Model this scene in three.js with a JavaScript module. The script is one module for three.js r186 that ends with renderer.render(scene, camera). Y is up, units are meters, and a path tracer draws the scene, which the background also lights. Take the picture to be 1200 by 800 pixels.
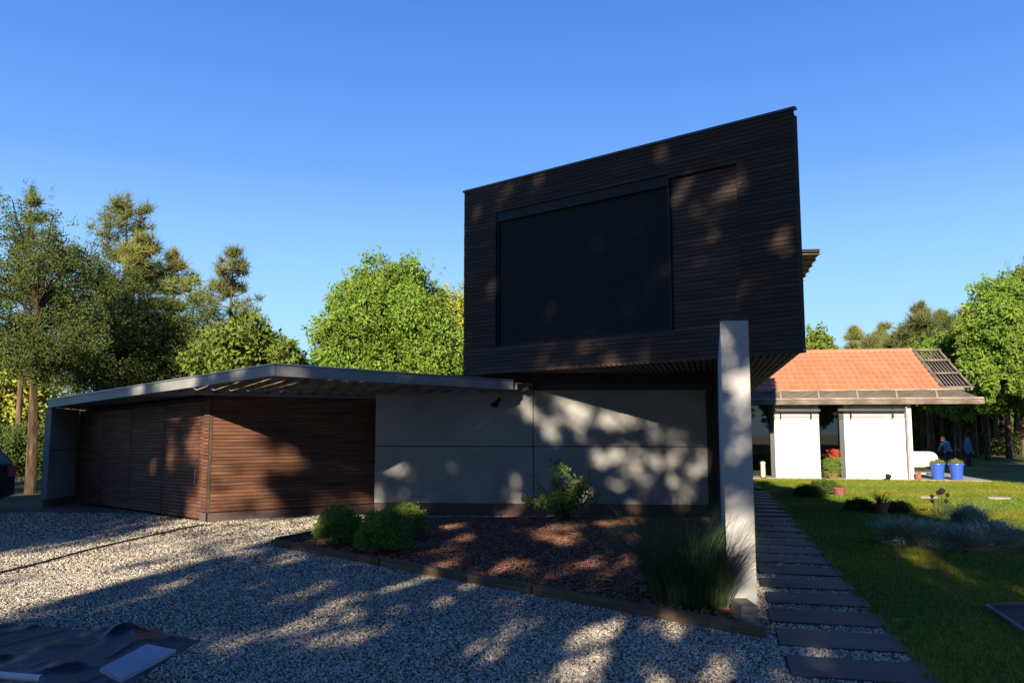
import * as THREE from 'three';
import { mergeGeometries, mergeVertices } from 'three/addons/utils/BufferGeometryUtils.js';
import { MarchingCubes } from 'three/addons/objects/MarchingCubes.js';

// ---------------------------------------------------------------- camera, sky, sun, exposure
const FOCAL = 940, HORIZON = 100, EYE = 1.6;               // photograph pixels (1200 x 800)
const PITCH = Math.atan(HORIZON / FOCAL), CP = Math.cos(PITCH), SP = Math.sin(PITCH);
const scene = new THREE.Scene();
const camera = new THREE.PerspectiveCamera(2 * Math.atan(400 / FOCAL) * 180 / Math.PI, 1.5, 0.1, 900);
camera.position.set(0, EYE, 0);
camera.rotation.x = PITCH;
const renderer = new THREE.WebGLRenderer({ antialias: true });
renderer.toneMapping = THREE.LinearToneMapping;
renderer.toneMappingExposure = 2.4;
renderer.shadowMap.enabled = true;

const SUN_A = 0.22, SUN_T = 0.37;                           // sideways drift and fall of the light per metre forward
const sun = new THREE.DirectionalLight(new THREE.Color().setRGB(1, 0.86, 0.66), 5);
sun.position.set(-SUN_A * 60, SUN_T * 60, 60);
sun.target.position.set(0, 0, -12);
sun.position.add(sun.target.position);
sun.castShadow = true;
sun.shadow.mapSize.set(4096, 4096);
Object.assign(sun.shadow.camera, { left: -45, right: 45, top: 40, bottom: -30, near: 1, far: 180 });
scene.add(sun, sun.target);

{ // clear late-day sky: pale at the horizon, deep blue overhead, the same all round
  const W = 64, Hh = 256, d = new Float32Array(W * Hh * 4);
  const stops = [[0, .28, .405, .47], [3, .24, .378, .468], [7, .185, .332, .464], [13, .122, .255, .454], [18, .075, .18, .425], [24, .05, .135, .378], [30, .035, .104, .32], [45, .018, .062, .22], [90, .011, .04, .15]];
  for (let j = 0; j < Hh; j++) {
    const e = Math.max(0, (j + .5) / Hh * 180 - 90);
    let k = 0; while (k < stops.length - 2 && stops[k + 1][0] < e) k++;
    const t = Math.min(1, (e - stops[k][0]) / (stops[k + 1][0] - stops[k][0]));
    for (let i = 0; i < W; i++) {
      for (let c = 0; c < 3; c++) d[(j * W + i) * 4 + c] = stops[k][c + 1] * (1 - t) + stops[k + 1][c + 1] * t;
      d[(j * W + i) * 4 + 3] = 1;
    }
  }
  const t = new THREE.DataTexture(d, W, Hh, THREE.RGBAFormat, THREE.FloatType);
  t.mapping = THREE.EquirectangularReflectionMapping; t.magFilter = t.minFilter = THREE.LinearFilter;
  t.wrapS = THREE.RepeatWrapping; t.needsUpdate = true;
  scene.background = t; scene.environment = t;
}

// ---------------------------------------------------------------- helpers
let seed = 1;
function rnd() { seed |= 0; seed = seed + 0x6D2B79F5 | 0; let t = Math.imul(seed ^ seed >>> 15, 1 | seed); t = t + Math.imul(t ^ t >>> 7, 61 | t) ^ t; return ((t ^ t >>> 14) >>> 0) / 4294967296; }
const R = (a, b) => a + (b - a) * rnd();
const gauss = () => (rnd() + rnd() + rnd() + rnd() - 2) * 1.0;
const V = (x, y, z) => new THREE.Vector3(x, y, z);
const P = (x, y, depth) => V(x, y, -depth);                 // metres right, up, ahead of the camera
// a pixel of the photograph gives a direction; the surface touched gives the distance
function ray(px, py) { const x = (px - 600) / FOCAL, y = -(py - 400) / FOCAL, F = CP - y * SP; return [x / F, (y * CP + SP) / F]; }
function ground(px, py, h = 0) { const [a, b] = ray(px, py), z = (h - EYE) / b; return P(a * z, h, z); }
function atDepth(px, py, z) { const [a, b] = ray(px, py); return P(a * z, EYE + b * z, z); }
function onWall(px, py, A, B) {                              // meets the upright plane through plan points A, B ([x, depth])
  const [a, b] = ray(px, py), dx = B[0] - A[0], dz = B[1] - A[1];
  const z = (A[0] * dz - A[1] * dx) / (a * dz - dx);
  return P(a * z, EYE + b * z, z);
}
const along = (p, A, B) => { const L = Math.hypot(B[0] - A[0], B[1] - A[1]); return ((p.x - A[0]) * (B[0] - A[0]) + (-p.z - A[1]) * (B[1] - A[1])) / L; };
const used = {};
function numbered(n) { const k = used[n] = (used[n] ?? -1) + 1; return k ? n + '_' + String(k).padStart(3, '0') : n; }
function shade(o) { o.castShadow = o.receiveShadow = true; return o; }
function tag(o, label, category, group, kind) { o.userData.label = label; o.userData.category = category; if (group) o.userData.group = group; if (kind) o.userData.kind = kind; return o; }
function thing(name, pos, label, category, group) { const g = new THREE.Group(); g.name = numbered(name); g.position.copy(pos); scene.add(g); return tag(g, label, category, group); }
function part(name, geo, mat, parent) { const m = shade(new THREE.Mesh(geo, mat)); m.name = name; parent.add(m); return m; }
function solo(name, geo, mat, label, category, group) { const m = part(numbered(name), geo, mat, scene); return tag(m, label, category, group); }
function structure(name, geo, mat) { const m = part(numbered(name), geo, mat, scene); m.userData.kind = 'structure'; m.userData.label = name.replace(/_/g, ' '); return m; }
function instanced(name, geo, mat, items, parent) {            // items: [Matrix4, Color]
  const m = shade(new THREE.InstancedMesh(geo, mat, items.length)); m.name = name;
  items.forEach(([x, c], i) => { m.setMatrixAt(i, x); if (c) m.setColorAt(i, c); });
  m.userData.kind = 'stuff'; parent.add(m); return m;
}
const C = (r, g, b) => new THREE.Color().setRGB(r, g, b);

// tileable noise -> textures
function lattice(n, s) { const keep = seed; seed = s; const a = new Float32Array(n * n).map(() => rnd()); seed = keep; return a; }
function noiser(s) {
  const cache = {};
  return (x, y, fx, fy) => {
    const key = fx + '_' + fy; const a = cache[key] ??= (() => { const k = seed; seed = s + fx * 131 + fy * 17; const q = new Float32Array(fx * fy).map(() => rnd()); seed = k; return q; })();
    const X = x * fx, Y = y * fy, i = Math.floor(X), j = Math.floor(Y), u = X - i, v = Y - j, su = u * u * (3 - 2 * u), sv = v * v * (3 - 2 * v);
    const at = (p, q) => a[((q % fy + fy) % fy) * fx + (p % fx + fx) % fx];
    return (at(i, j) * (1 - su) + at(i + 1, j) * su) * (1 - sv) + (at(i, j + 1) * (1 - su) + at(i + 1, j + 1) * su) * sv;
  };
}
function texture(W, H, fn, srgb = true, repeat) {
  const d = new Uint8Array(W * H * 4);
  for (let j = 0; j < H; j++) for (let i = 0; i < W; i++) {
    const c = fn(i / W, j / H);
    const k = (j * W + i) * 4, q = Array.isArray(c) ? c : [c, c, c];
    for (let e = 0; e < 3; e++) d[k + e] = Math.max(0, Math.min(255, q[e] * 255));
    d[k + 3] = 255;
  }
  const t = new THREE.DataTexture(d, W, H); t.wrapS = t.wrapT = THREE.RepeatWrapping; t.magFilter = THREE.LinearFilter; t.minFilter = THREE.LinearMipmapLinearFilter; t.generateMipmaps = true;
  if (srgb) t.colorSpace = THREE.SRGBColorSpace;
  if (repeat) t.repeat.set(...repeat);
  t.needsUpdate = true; return t;
}
const n1 = noiser(11), n2 = noiser(57), n3 = noiser(93);
const fbm = (n, x, y, f, o = 4) => { let s = 0, a = .5, t = 0; for (let k = 0; k < o; k++) { s += a * n(x, y, f << k, f << k); t += a; a *= .55; } return s / t; };
// 1 tile = 2 m x 0.5 m of timber, grain along u
const grainTex = texture(1024, 256, (x, y) => { const g = .5 * n1(x, y, 6, 48) + .3 * n2(x, y, 14, 128) + .2 * n3(x, y, 40, 128); const w = fbm(n2, x, y, 4, 4); const v = .52 + .42 * g + .4 * (w - .5); return [v, v * .985, v * .965]; });
const grainBump = texture(1024, 256, (x, y) => .5 * n1(x, y, 6, 64) + .5 * n2(x, y, 20, 128), false);
const mottleTex = texture(512, 512, (x, y) => { const v = .86 + .2 * (fbm(n1, x, y, 4, 5) - .5) + .06 * (n3(x, y, 128, 128) - .5); return v; });
const fineBump = texture(512, 512, (x, y) => .5 * n1(x, y, 128, 128) + .5 * n2(x, y, 64, 64), false);
for (const t of [mottleTex, fineBump]) t.repeat.set(.5, .5);

const M = {};
const std = (o) => new THREE.MeshStandardMaterial(o);
const wood = (c, rough = .8, bump = .0015) => std({ color: c, map: grainTex, bumpMap: grainBump, bumpScale: bump, roughness: rough });
M.darkWood = [.9, 1, 1.12, .8].map((k, i) => wood(C(.078 * k, .05 * k, (.034 + .003 * (i % 2)) * k), .9));
M.darkWoodWarm = [.9, 1, 1.2].map((k) => wood(C(.10 * k, .06 * k, .042 * k), .85));
M.redWood = [.86, .95, 1.05, 1.14].map((k) => wood(C(.25 * k, .108 * k, .057 * k), .72));
M.doorWood = [.88, 1, 1.1].map((k) => wood(C(.235 * k, .1 * k, .054 * k), .75));
M.soffitWood = [.85, 1, 1.15].map((k) => wood(C(.20 * k, .13 * k, .08 * k), .75));
M.greyWood = [.85, 1, 1.15].map((k) => wood(C(.27 * k, .22 * k, .18 * k), .85, .003));
M.edgeWood = [.85, 1, 1.15].map((k) => wood(C(.17 * k, .115 * k, .07 * k), .9, .003));
M.backing = std({ color: C(.02, .017, .015), roughness: .95 });
M.panel = std({ color: C(.34, .335, .33), map: mottleTex, bumpMap: fineBump, bumpScale: .0008, roughness: .8 });
M.joint = std({ color: C(.05, .05, .05), roughness: .9 });
M.pergolaWood = [.85, 1, 1.15].map((k) => wood(C(.44 * k, .32 * k, .24 * k), .8));
M.fascia = std({ color: C(.29, .29, .28), map: mottleTex, roughness: .6 });
M.render = std({ color: C(.46, .455, .45), map: mottleTex, bumpMap: fineBump, bumpScale: .0015, roughness: .9 });
M.plinth = std({ color: C(.115, .075, .066), map: mottleTex, roughness: .9 });
M.metal = std({ color: C(.045, .047, .052), roughness: .45, metalness: .6 });
M.zinc = std({ color: C(.3, .31, .33), roughness: .45, metalness: .7 });
M.blind = new THREE.MeshPhysicalMaterial({ color: C(.02, .019, .019), roughness: .85, specularIntensity: .25, bumpMap: fineBump, bumpScale: .0006 });
M.white = std({ color: C(.78, .77, .74), map: mottleTex, bumpMap: fineBump, bumpScale: .001, roughness: .85 });
M.glass = new THREE.MeshPhysicalMaterial({ color: C(.75, .8, .78), roughness: .02, transmission: 1, thickness: 0, ior: 1.5 });
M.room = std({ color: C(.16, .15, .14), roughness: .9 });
M.black = new THREE.MeshPhysicalMaterial({ color: C(.012, .012, .013), roughness: .6, specularIntensity: .4 });

// ---- geometry helpers
function uvBox(w, h, d) { // box with uv in metres, u along the longest horizontal side
  const g = new THREE.BoxGeometry(w, h, d), p = g.attributes.position, n = g.attributes.normal, uv = g.attributes.uv;
  for (let i = 0; i < p.count; i++) {
    const ax = Math.abs(n.getX(i)), ay = Math.abs(n.getY(i));
    const [a, b] = ax > .5 ? [p.getZ(i), p.getY(i)] : ay > .5 ? [p.getX(i), p.getZ(i)] : [p.getX(i), p.getY(i)];
    uv.setXY(i, a, b);
  }
  return g;
}
// a board from plan point a to b (Vector3 at board bottom), chamfered edges; t0/t1: heights at the ends; thick towards nrm
function board(a, b, ha, hb, thick, nrm, cham = .006) {
  const d = b.clone().sub(a), len = d.length(), pos = [], uv = [], idx = [];
  const prof = [[0, 0], [1, 0, 1], [1, 0, 2], [1, 1, 3], [1, 1, 4], [0, 1]];
  const off = R(0, 3), offv = R(0, 1);
  const ring = (o, h) => {
    const c = cham, pts = [[0, 0], [thick - c, 0], [thick, c], [thick, h - c], [thick - c, h], [0, h]];
    return pts.map(([n, y]) => o.clone().addScaledVector(nrm, n).add(V(0, y, 0)));
  };
  const r0 = ring(a, ha), r1 = ring(b, hb), per = [0, thick, thick + .008, thick + ha, thick + ha + .008, thick * 2 + ha];
  const quad = (p0, p1, p2, p3, u) => { const k = pos.length / 3; for (const p of [p0, p1, p2, p3]) pos.push(p.x, p.y, p.z); for (const q of u) uv.push(...q); idx.push(k, k + 1, k + 2, k, k + 2, k + 3); };
  for (let i = 0; i < 5; i++) quad(r0[i], r1[i], r1[i + 1], r0[i + 1], [[off, per[i] + offv], [off + len / 2, per[i] + offv], [off + len / 2, per[i + 1] + offv], [off, per[i + 1] + offv]].map(([u, v]) => [u, v * 2]));
  for (const r of [r0, r1]) { quad(r[0], r[2], r[3], r[5], [[0, 0], [.02, 0], [.02, .1], [0, .1]]); quad(r[0], r[1], r[2], r[2], [[0, 0], [0, 0], [0, 0], [0, 0]]); quad(r[3], r[4], r[5], r[5], [[0, 0], [0, 0], [0, 0], [0, 0]]); }
  const g = new THREE.BufferGeometry();
  g.setAttribute('position', new THREE.Float32BufferAttribute(pos, 3)); g.setAttribute('uv', new THREE.Float32BufferAttribute(uv, 2)); g.setIndex(idx);
  g.computeVertexNormals(); return g;
}
// upright or flat prism from plan outline [[x, depth], ...] between heights (numbers or functions of x, depth)
function prism(pts, y0, y1) {
  const f = (y, p) => typeof y === 'function' ? y(p[0], p[1]) : y, pos = [], uv = [], idx = [];
  const tri = THREE.ShapeUtils.triangulateShape(pts.map((p) => new THREE.Vector2(p[0], p[1])), []);
  for (const y of [y0, y1]) { const k = pos.length / 3; for (const p of pts) { pos.push(p[0], f(y, p), -p[1]); uv.push(p[0], p[1]); } for (const t of tri) y === y1 ? idx.push(k + t[0], k + t[1], k + t[2]) : idx.push(k + t[0], k + t[2], k + t[1]); }
  let s = 0;
  for (let i = 0; i < pts.length; i++) {
    const a = pts[i], b = pts[(i + 1) % pts.length], L = Math.hypot(b[0] - a[0], b[1] - a[1]), k = pos.length / 3;
    for (const [p, y, u] of [[a, y0, s], [b, y0, s + L], [b, y1, s + L], [a, y1, s]]) { pos.push(p[0], f(y, p), -p[1]); uv.push(u, f(y, p)); }
    idx.push(k, k + 1, k + 2, k, k + 2, k + 3); s += L;
  }
  const g = new THREE.BufferGeometry();
  g.setAttribute('position', new THREE.Float32BufferAttribute(pos, 3)); g.setAttribute('uv', new THREE.Float32BufferAttribute(uv, 2)); g.setIndex(idx);
  const area = THREE.ShapeUtils.area(pts.map((p) => new THREE.Vector2(p[0], p[1])));
  if (area < 0) { const q = g.index.array; for (let i = 0; i < q.length; i += 3) { const t = q[i]; q[i] = q[i + 1]; q[i + 1] = t; } }
  const ng = g.toNonIndexed(); ng.computeVertexNormals(); return ng;
}
// wall slab between plan points, given thickness towards nrm2 (plan vector)
function slab(A, B, y0, y1, nrm2, t) { return prism([A, B, [B[0] + nrm2[0] * t, B[1] + nrm2[1] * t], [A[0] + nrm2[0] * t, A[1] + nrm2[1] * t]], y0, y1); }
const lerp2 = (A, B, t) => [A[0] + (B[0] - A[0]) * t, A[1] + (B[1] - A[1]) * t];
const unit2 = (A, B) => { const L = Math.hypot(B[0] - A[0], B[1] - A[1]); return [(B[0] - A[0]) / L, (B[1] - A[1]) / L]; };
const len2 = (A, B) => Math.hypot(B[0] - A[0], B[1] - A[1]);
const at2 = (A, w, s, n = [0, 0], o = 0) => [A[0] + w[0] * s + n[0] * o, A[1] + w[1] * s + n[1] * o];
const to3 = (p, y) => P(p[0], y, p[1]);
function tube(points, r0, r1, seg = 6, n = 5) {
  const c = new THREE.CatmullRomCurve3(points), g = new THREE.TubeGeometry(c, seg, 1, n, false), p = g.attributes.position;
  for (let i = 0; i <= seg; i++) { const o = c.getPointAt(i / seg), r = r0 + (r1 - r0) * i / seg; for (let k = 0; k <= n; k++) { const j = i * (n + 1) + k, v = V(p.getX(j), p.getY(j), p.getZ(j)).sub(o).multiplyScalar(r).add(o); p.setXYZ(j, v.x, v.y, v.z); } }
  g.computeVertexNormals(); return g;
}
const bar = (a, b, r, n = 8) => tube([a, a.clone().lerp(b, .5), b], r, r, 2, n);
function beam(a, b, w, h) { // box beam between two points, h measured upwards
  const d = b.clone().sub(a), L = d.length(), g = uvBox(L, h, w), m = new THREE.Matrix4();
  const x = d.normalize(), z = V(0, 1, 0).cross(x).negate().normalize(), y = z.clone().cross(x).normalize();
  m.makeBasis(x, y, x.clone().cross(y)); m.setPosition(a.clone().lerp(b, .5)); return g.applyMatrix4(m);
}
// ---------------------------------------------------------------- ground
const flat = (pts, y) => { const g = new THREE.ShapeGeometry(new THREE.Shape(pts.map((p) => new THREE.Vector2(p[0], p[1])))); g.rotateX(-Math.PI / 2); g.translate(0, y, 0); g.computeVertexNormals(); return g; };
const grassTex = texture(512, 512, (x, y) => { const a = fbm(n1, x, y, 4, 5), b = n2(x, y, 128, 128), c = fbm(n3, x, y, 16, 3); const v = .62 + .5 * (a - .5) + .3 * (b - .5), dry = Math.max(0, c - .55) * 1.2; return [v * (.86 + dry), v * (.92 + dry * .3), v * .5]; });
grassTex.repeat.set(.22, .22);
const stoneTex = texture(1024, 1024, (() => { // close-packed small stones
  const N = 64, keep = seed; seed = 77; const pts = []; for (let i = 0; i < N * N; i++) pts.push([rnd(), rnd(), rnd(), rnd()]); seed = keep;
  return (x, y) => { const X = x * N, Y = y * N, i = Math.floor(X), j = Math.floor(Y); let b = 9, b2 = 9, t = 0, h = 0; for (let p = -1; p <= 1; p++) for (let q = -1; q <= 1; q++) { const c = pts[((j + q + N) % N) * N + (i + p + N) % N], dx = i + p + c[0] - X, dy = j + q + c[1] - Y, d = dx * dx + dy * dy; if (d < b) { b2 = b; b = d; t = c[2]; h = c[3]; } else if (d < b2) b2 = d; }
    const v = .42 + .5 * t; return [v, v * (.97 - .05 * h), v * (.92 - .12 * h)]; };
})());
const stoneBump = texture(1024, 1024, (() => { const N = 64, keep = seed; seed = 77; const pts = []; for (let i = 0; i < N * N; i++) pts.push([rnd(), rnd(), rnd(), rnd()]); seed = keep;
  return (x, y) => { const X = x * N, Y = y * N, i = Math.floor(X), j = Math.floor(Y); let b = 9, b2 = 9; for (let p = -1; p <= 1; p++) for (let q = -1; q <= 1; q++) { const c = pts[((j + q + N) % N) * N + (i + p + N) % N], dx = i + p + c[0] - X, dy = j + q + c[1] - Y, d = dx * dx + dy * dy; if (d < b) { b2 = b; b = d; } else if (d < b2) b2 = d; } return Math.min(1, (Math.sqrt(b2) - Math.sqrt(b)) * 1.6); }; })(), false);
for (const t of [stoneTex, stoneBump]) t.repeat.set(.55, .55);
const mulchTex = texture(512, 512, (x, y) => { const a = n1(x, y, 24, 96), b = n2(x, y, 96, 30), c = fbm(n3, x, y, 6, 3), v = .4 + .5 * Math.max(a, b) * .8 + .2 * (c - .5); return [v, v * .74, v * .56]; });
M.gravel = std({ color: C(.25, .225, .19), map: stoneTex, bumpMap: stoneBump, bumpScale: .012, roughness: .95 });
M.lawn = std({ color: C(.2, .25, .045), map: grassTex, bumpMap: fineBump, bumpScale: .02, roughness: 1 });
M.wildGround = std({ color: C(.12, .13, .05), map: grassTex, roughness: 1 });
M.mulch = std({ color: C(.16, .1, .07), map: mulchTex, bumpMap: mulchTex, bumpScale: .02, roughness: 1 });
structure('ground', flat([[-500, -120], [500, -120], [500, 800], [-500, 800]], -.03), M.wildGround);
const pathR = (z) => 2.71 + .245 * (z - 5.53), pathL = (z) => 1.80 + .25 * (z - 5.53);
const driveway = structure('gravel_driveway', flat([[-30, 1], [pathR(1), 1], [pathR(20.3), 20.3], [4, 20.5], [-9, 17.5], [-30, 17.7]], 0), M.gravel);
structure('lawn', flat([[pathR(-25), -25], [70, -25], [70, 62], [9, 62], [pathR(20.3), 20.3], [pathR(1), 1]], .004), M.lawn);

// ---------------------------------------------------------------- main house
const house = thing('main_house', P(0, 0, 14), 'dark timber clad house with cantilevered upper box and angled garage wing', 'house');
const H0 = new THREE.Group(); // working frame: parts are built in world metres, the group sits at the base
const hpart = (name, geo, mat, parent = house) => { if (parent === house) geo.translate(0, 0, 14); return part(name, geo, mat, parent); };
// children of a part share the part's frame, so shift their geometry too
const hsub = (name, geo, mat, parent) => { geo.translate(0, 0, 14); return part(name, geo, mat, parent); };

// upper box
const BOT = 2.555, bA = [-.915, 15.0], bB = [3.79, 10.43], bB2 = [6.48, 21.4], bA2 = [1.1, 23.2];
const bw = unit2(bA, bB), bn = [bw[1], -bw[0]], BL = len2(bA, bB);  // bn points to the camera side
if (bn[1] > 0) { bn[0] *= -1; bn[1] *= -1; }
const bnv = V(bn[0], 0, -bn[1]);
const topAt = (s) => 6.07 + (5.86 - 6.07) * s / BL;
const fanY = (s, k) => BOT + (topAt(s) - BOT) * k;          // k = 0 bottom edge, 1 roof edge
const topPlane = (x, z) => 6.07 - .21 * Math.max(0, Math.min(1, (x - bA[0]) / (bB[0] - bA[0]))) - .03;
const inset = (p, o) => { const d = p === bA ? unit2(bA, bA2) : unit2(bB, bB2); return [p[0] + d[0] * o * 1.4, p[1] + d[1] * o * 1.4]; };
const core = hpart('upper_storey_wall', prism([inset(bA, .16), inset(bB, .16), [bB2[0], bB2[1]], bA2], BOT + .03, topPlane), M.backing);
const ROWS = 52, kAt = (px, py) => { const p = onWall(px, py, bA, bB), s = along(p, bA, bB); return [s, (p.y - BOT) / (topAt(s) - BOT)]; };
const [sBl0, kBl0] = kAt(580.5, 407), [sBl1] = kAt(789, 388.5), [sBl1t, kBl1t] = kAt(781, 206), [, kBl0t] = kAt(580, 252), [sRe1, kRe1t] = kAt(863, 192), [, kRe0] = kAt(842, 385);
const sR0 = sBl0, sR1 = (sBl1 + sBl1t) / 2, sR2 = sRe1;
const rowB = Math.round(kBl0 * ROWS), rowRe0 = Math.round(kRe0 * ROWS), rowT = Math.round((kBl0t + kBl1t) / 2 * ROWS), rowReT = Math.round(kRe1t * ROWS);
const clad = hpart('front_cladding', slab(at2(bA, bw, .01, bn, -.158), at2(bA, bw, BL - .01, bn, -.158), BOT + .02, BOT + .05, bn, .12), M.backing);
const addBoard = (s0, s1, k0, k1, o, mats, th = .024) => {
  const gap = .005, a = at2(bA, bw, s0, bn, o), b = at2(bA, bw, s1, bn, o);
  const y0 = fanY(s0, k0) + gap / 2, y1 = fanY(s1, k0) + gap / 2;
  hsub('board', board(to3(a, y0), to3(b, y1), fanY(s0, k1) - fanY(s0, k0) - gap, fanY(s1, k1) - fanY(s1, k0) - gap, th, bnv, .0035), mats[Math.floor(rnd() * mats.length)], clad);
};
seed = 301;
for (let r = 0; r < ROWS; r++) {
  const k0 = r / ROWS, k1 = (r + 1) / ROWS, end = BL + R(-.004, .012), mats = r < rowB ? M.darkWoodWarm : M.darkWood, j = () => R(-.003, .003);
  const inBlind = r >= rowB && r < rowT, inRe = r >= rowRe0 && r < rowReT;
  const cuts = [0];
  if (inBlind) { addBoard(0, sR0, k0, k1, -.024 + j(), mats); addBoard(sR0 - 0, sR0, k0, k1, -.02, mats); clad.remove(clad.children[clad.children.length - 1]); }
  let left = inBlind ? sR1 : 0;
  if (inRe) { if (left === 0) addBoard(0, sR1, k0, k1, -.024 + j(), mats); addBoard(sR1, sR2 - .004, k0, k1, -.095 + j(), M.darkWoodWarm); addBoard(sR2, end, k0, k1, -.024 + j(), M.darkWood); }
  else { const seam = left + (end - left) * R(.35, .65); addBoard(left, seam - .002, k0, k1, -.024 + j(), mats); addBoard(seam + .002, end, k0, k1, -.024 + j(), mats); }
}
// backing behind the boards, split round the blind opening
hsub('batten_backing', slab(at2(bA, bw, .012, bn, -.15), at2(bA, bw, BL - .012, bn, -.15), BOT + .06, (x, z) => topPlane(x, z) - .02, bn, .028), M.backing, clad);
for (const [s0, s1] of [[.012, sR0 - .012], [sR2 + .012, BL - .012]]) hsub('batten_backing', slab(at2(bA, bw, s0, bn, -.121), at2(bA, bw, s1, bn, -.121), BOT + .06, (x, z) => topPlane(x, z) - .03, bn, .09), M.backing, clad);
hsub('flashing', slab(at2(bA, bw, sR1, bn, -.1), at2(bA, bw, sR2, bn, -.1), fanY(sR1, rowRe0 / ROWS) - .004, fanY(sR1, rowRe0 / ROWS) + .008, bn, .112), M.metal, clad);
// roller blind
{
  const y0 = (s) => fanY(s, rowB / ROWS), y1 = (s) => fanY(s, rowT / ROWS), yf = (f) => (x) => f(((x - bA[0]) / (bB[0] - bA[0])) * BL);
  const bl = hpart('roller_blind', slab(at2(bA, bw, sR0 + .05, bn, -.075), at2(bA, bw, sR1 - .05, bn, -.075), yf((s) => y0(s) + .05), yf((s) => y1(s) - .16), bn, .006), M.blind);
  hsub('cassette', slab(at2(bA, bw, sR0 + .004, bn, -.11), at2(bA, bw, sR1 - .004, bn, -.11), yf((s) => y1(s) - .17), yf((s) => y1(s) - .006), bn, .09), M.black, bl);
  hsub('bottom_rail', slab(at2(bA, bw, sR0 + .05, bn, -.085), at2(bA, bw, sR1 - .05, bn, -.085), yf((s) => y0(s) + .006), yf((s) => y0(s) + .05), bn, .03), M.black, bl);
  hsub('guide_rail', slab(at2(bA, bw, sR0 + .004, bn, -.11), at2(bA, bw, sR0 + .05, bn, -.11), yf((s) => y0(s) + .004), yf((s) => y1(s) - .17), bn, .075), M.black, bl);
  hsub('guide_rail', slab(at2(bA, bw, sR1 - .05, bn, -.11), at2(bA, bw, sR1 - .004, bn, -.11), yf((s) => y0(s) + .004), yf((s) => y1(s) - .17), bn, .075), M.black, bl);
}
const rf = hpart('flat_roof', prism([inset(bA, .05), inset(bB, .05), bB2, bA2], (x, z) => topPlane(x, z) + .002, (x, z) => topPlane(x, z) + .022), M.metal);
hsub('coping', slab(at2(bA, bw, -.02, bn, -.06), at2(bA, bw, BL + .035, bn, -.06), (x, z) => topPlane(x, z) + .025, (x, z) => topPlane(x, z) + .06, bn, .085), M.metal, rf);
{ // soffit boards run back from the front edge
  const so = hpart('soffit', prism([inset(bA, .03), inset(bB, .03), [bB2[0] - .02, bB2[1]], bA2], BOT + .021, BOT + .029), M.backing);
  const dir = [.245, 1];
  for (let s = .06; s < BL - .02; s += .105) {
    const a = at2(bA, bw, s, bn, -.005), L = 11.2;
    const b = [a[0] + dir[0] * L, a[1] + dir[1] * L];
    const g = beam(to3(a, BOT + .008), to3(b, BOT + .008), .062, .018);
    hsub('soffit_board', g, M.soffitWood[Math.floor(rnd() * 3)], so);
  }
}
{ // roof canopy further back on the garden side
  const s0 = [4.99, 15.6], s1 = [6.2, 20.6];
  const cn = hpart('side_canopy', prism([s0, [6.06, 15.5], [7.34, 20.7], s1], 5.02, 5.08), M.black);
  for (let i = 0; i < 9; i++) { const t = (i + .5) / 9; hsub('soffit_board', beam(to3(lerp2(s0, s1, t), 4.99), to3(lerp2([6.03, 15.5], [7.31, 20.7], t), 4.99), .5, .02), M.soffitWood[i % 3], cn); }
}
// fin wall that carries the box
const finA = [1.885, 7.2], finDir = [.2435, .9699], finN = [.9699, -.2435], finL = 7.35, finT = .245;
const fp = (s, o) => [finA[0] + finDir[0] * s + finN[0] * o, finA[1] + finDir[1] * s + finN[1] * o];
const fin = hpart('fin_wall', prism([fp(0, 0), fp(0, finT), fp(finL, finT), fp(finL, 0)], 0, BOT - .004), M.render);
hsub('coping', prism([fp(-.004, -.004), fp(-.004, finT + .004), fp(3.6, finT + .004), fp(3.6, -.004)], BOT - .002, BOT + .045), M.metal, fin);

// ground floor: grey panel wall
const gA = [-2.52, 14.84], gB = [3.6, 14.42], gw = unit2(gA, gB), gn = [gw[1], -gw[0]]; if (gn[1] > 0) { gn[0] *= -1; gn[1] *= -1; }
const GL = len2(gA, gB), wallPx = (px, py) => onWall(px, py, gA, gB);
const yJ = wallPx(625, 523).y, yLo = wallPx(625, 590).y, yHi = wallPx(700, 457).y, sJ = along(wallPx(625, 523), gA, gB), sEnd = along(wallPx(829, 523), gA, gB);
const gwall = hpart('ground_floor_wall', slab(at2(gA, gw, 0, gn, -.25), at2(gA, gw, GL + .25, gn, -.25), 0, BOT, gn, .22), M.joint);
for (const [s0, s1] of [[.008, sJ - .008], [sJ + .008, sEnd]]) for (const [y0, y1] of [[yLo, yJ - .009], [yJ + .009, yHi + (s0 > 1 ? .0 : .1)]])
  hsub('panel', slab(at2(gA, gw, s0, gn, -.028), at2(gA, gw, s1, gn, -.028), y0, y1, gn, .028), M.panel, gwall);
hsub('door_frame', slab(at2(gA, gw, sEnd + .01, gn, -.028), at2(gA, gw, sEnd + .11, gn, -.028), 0, BOT - .01, gn, .05), M.darkWoodWarm[1], gwall);
hsub('head_board', slab(at2(gA, gw, .9, gn, -.028), at2(gA, gw, sEnd, gn, -.028), yHi + .112, BOT - .01, gn, .03), M.darkWood[1], gwall);
hsub('plinth', slab(at2(gA, gw, .01, gn, -.028), at2(gA, gw, sEnd, gn, -.028), -.02, yLo - .012, gn, .012), M.plinth, gwall);
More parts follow.
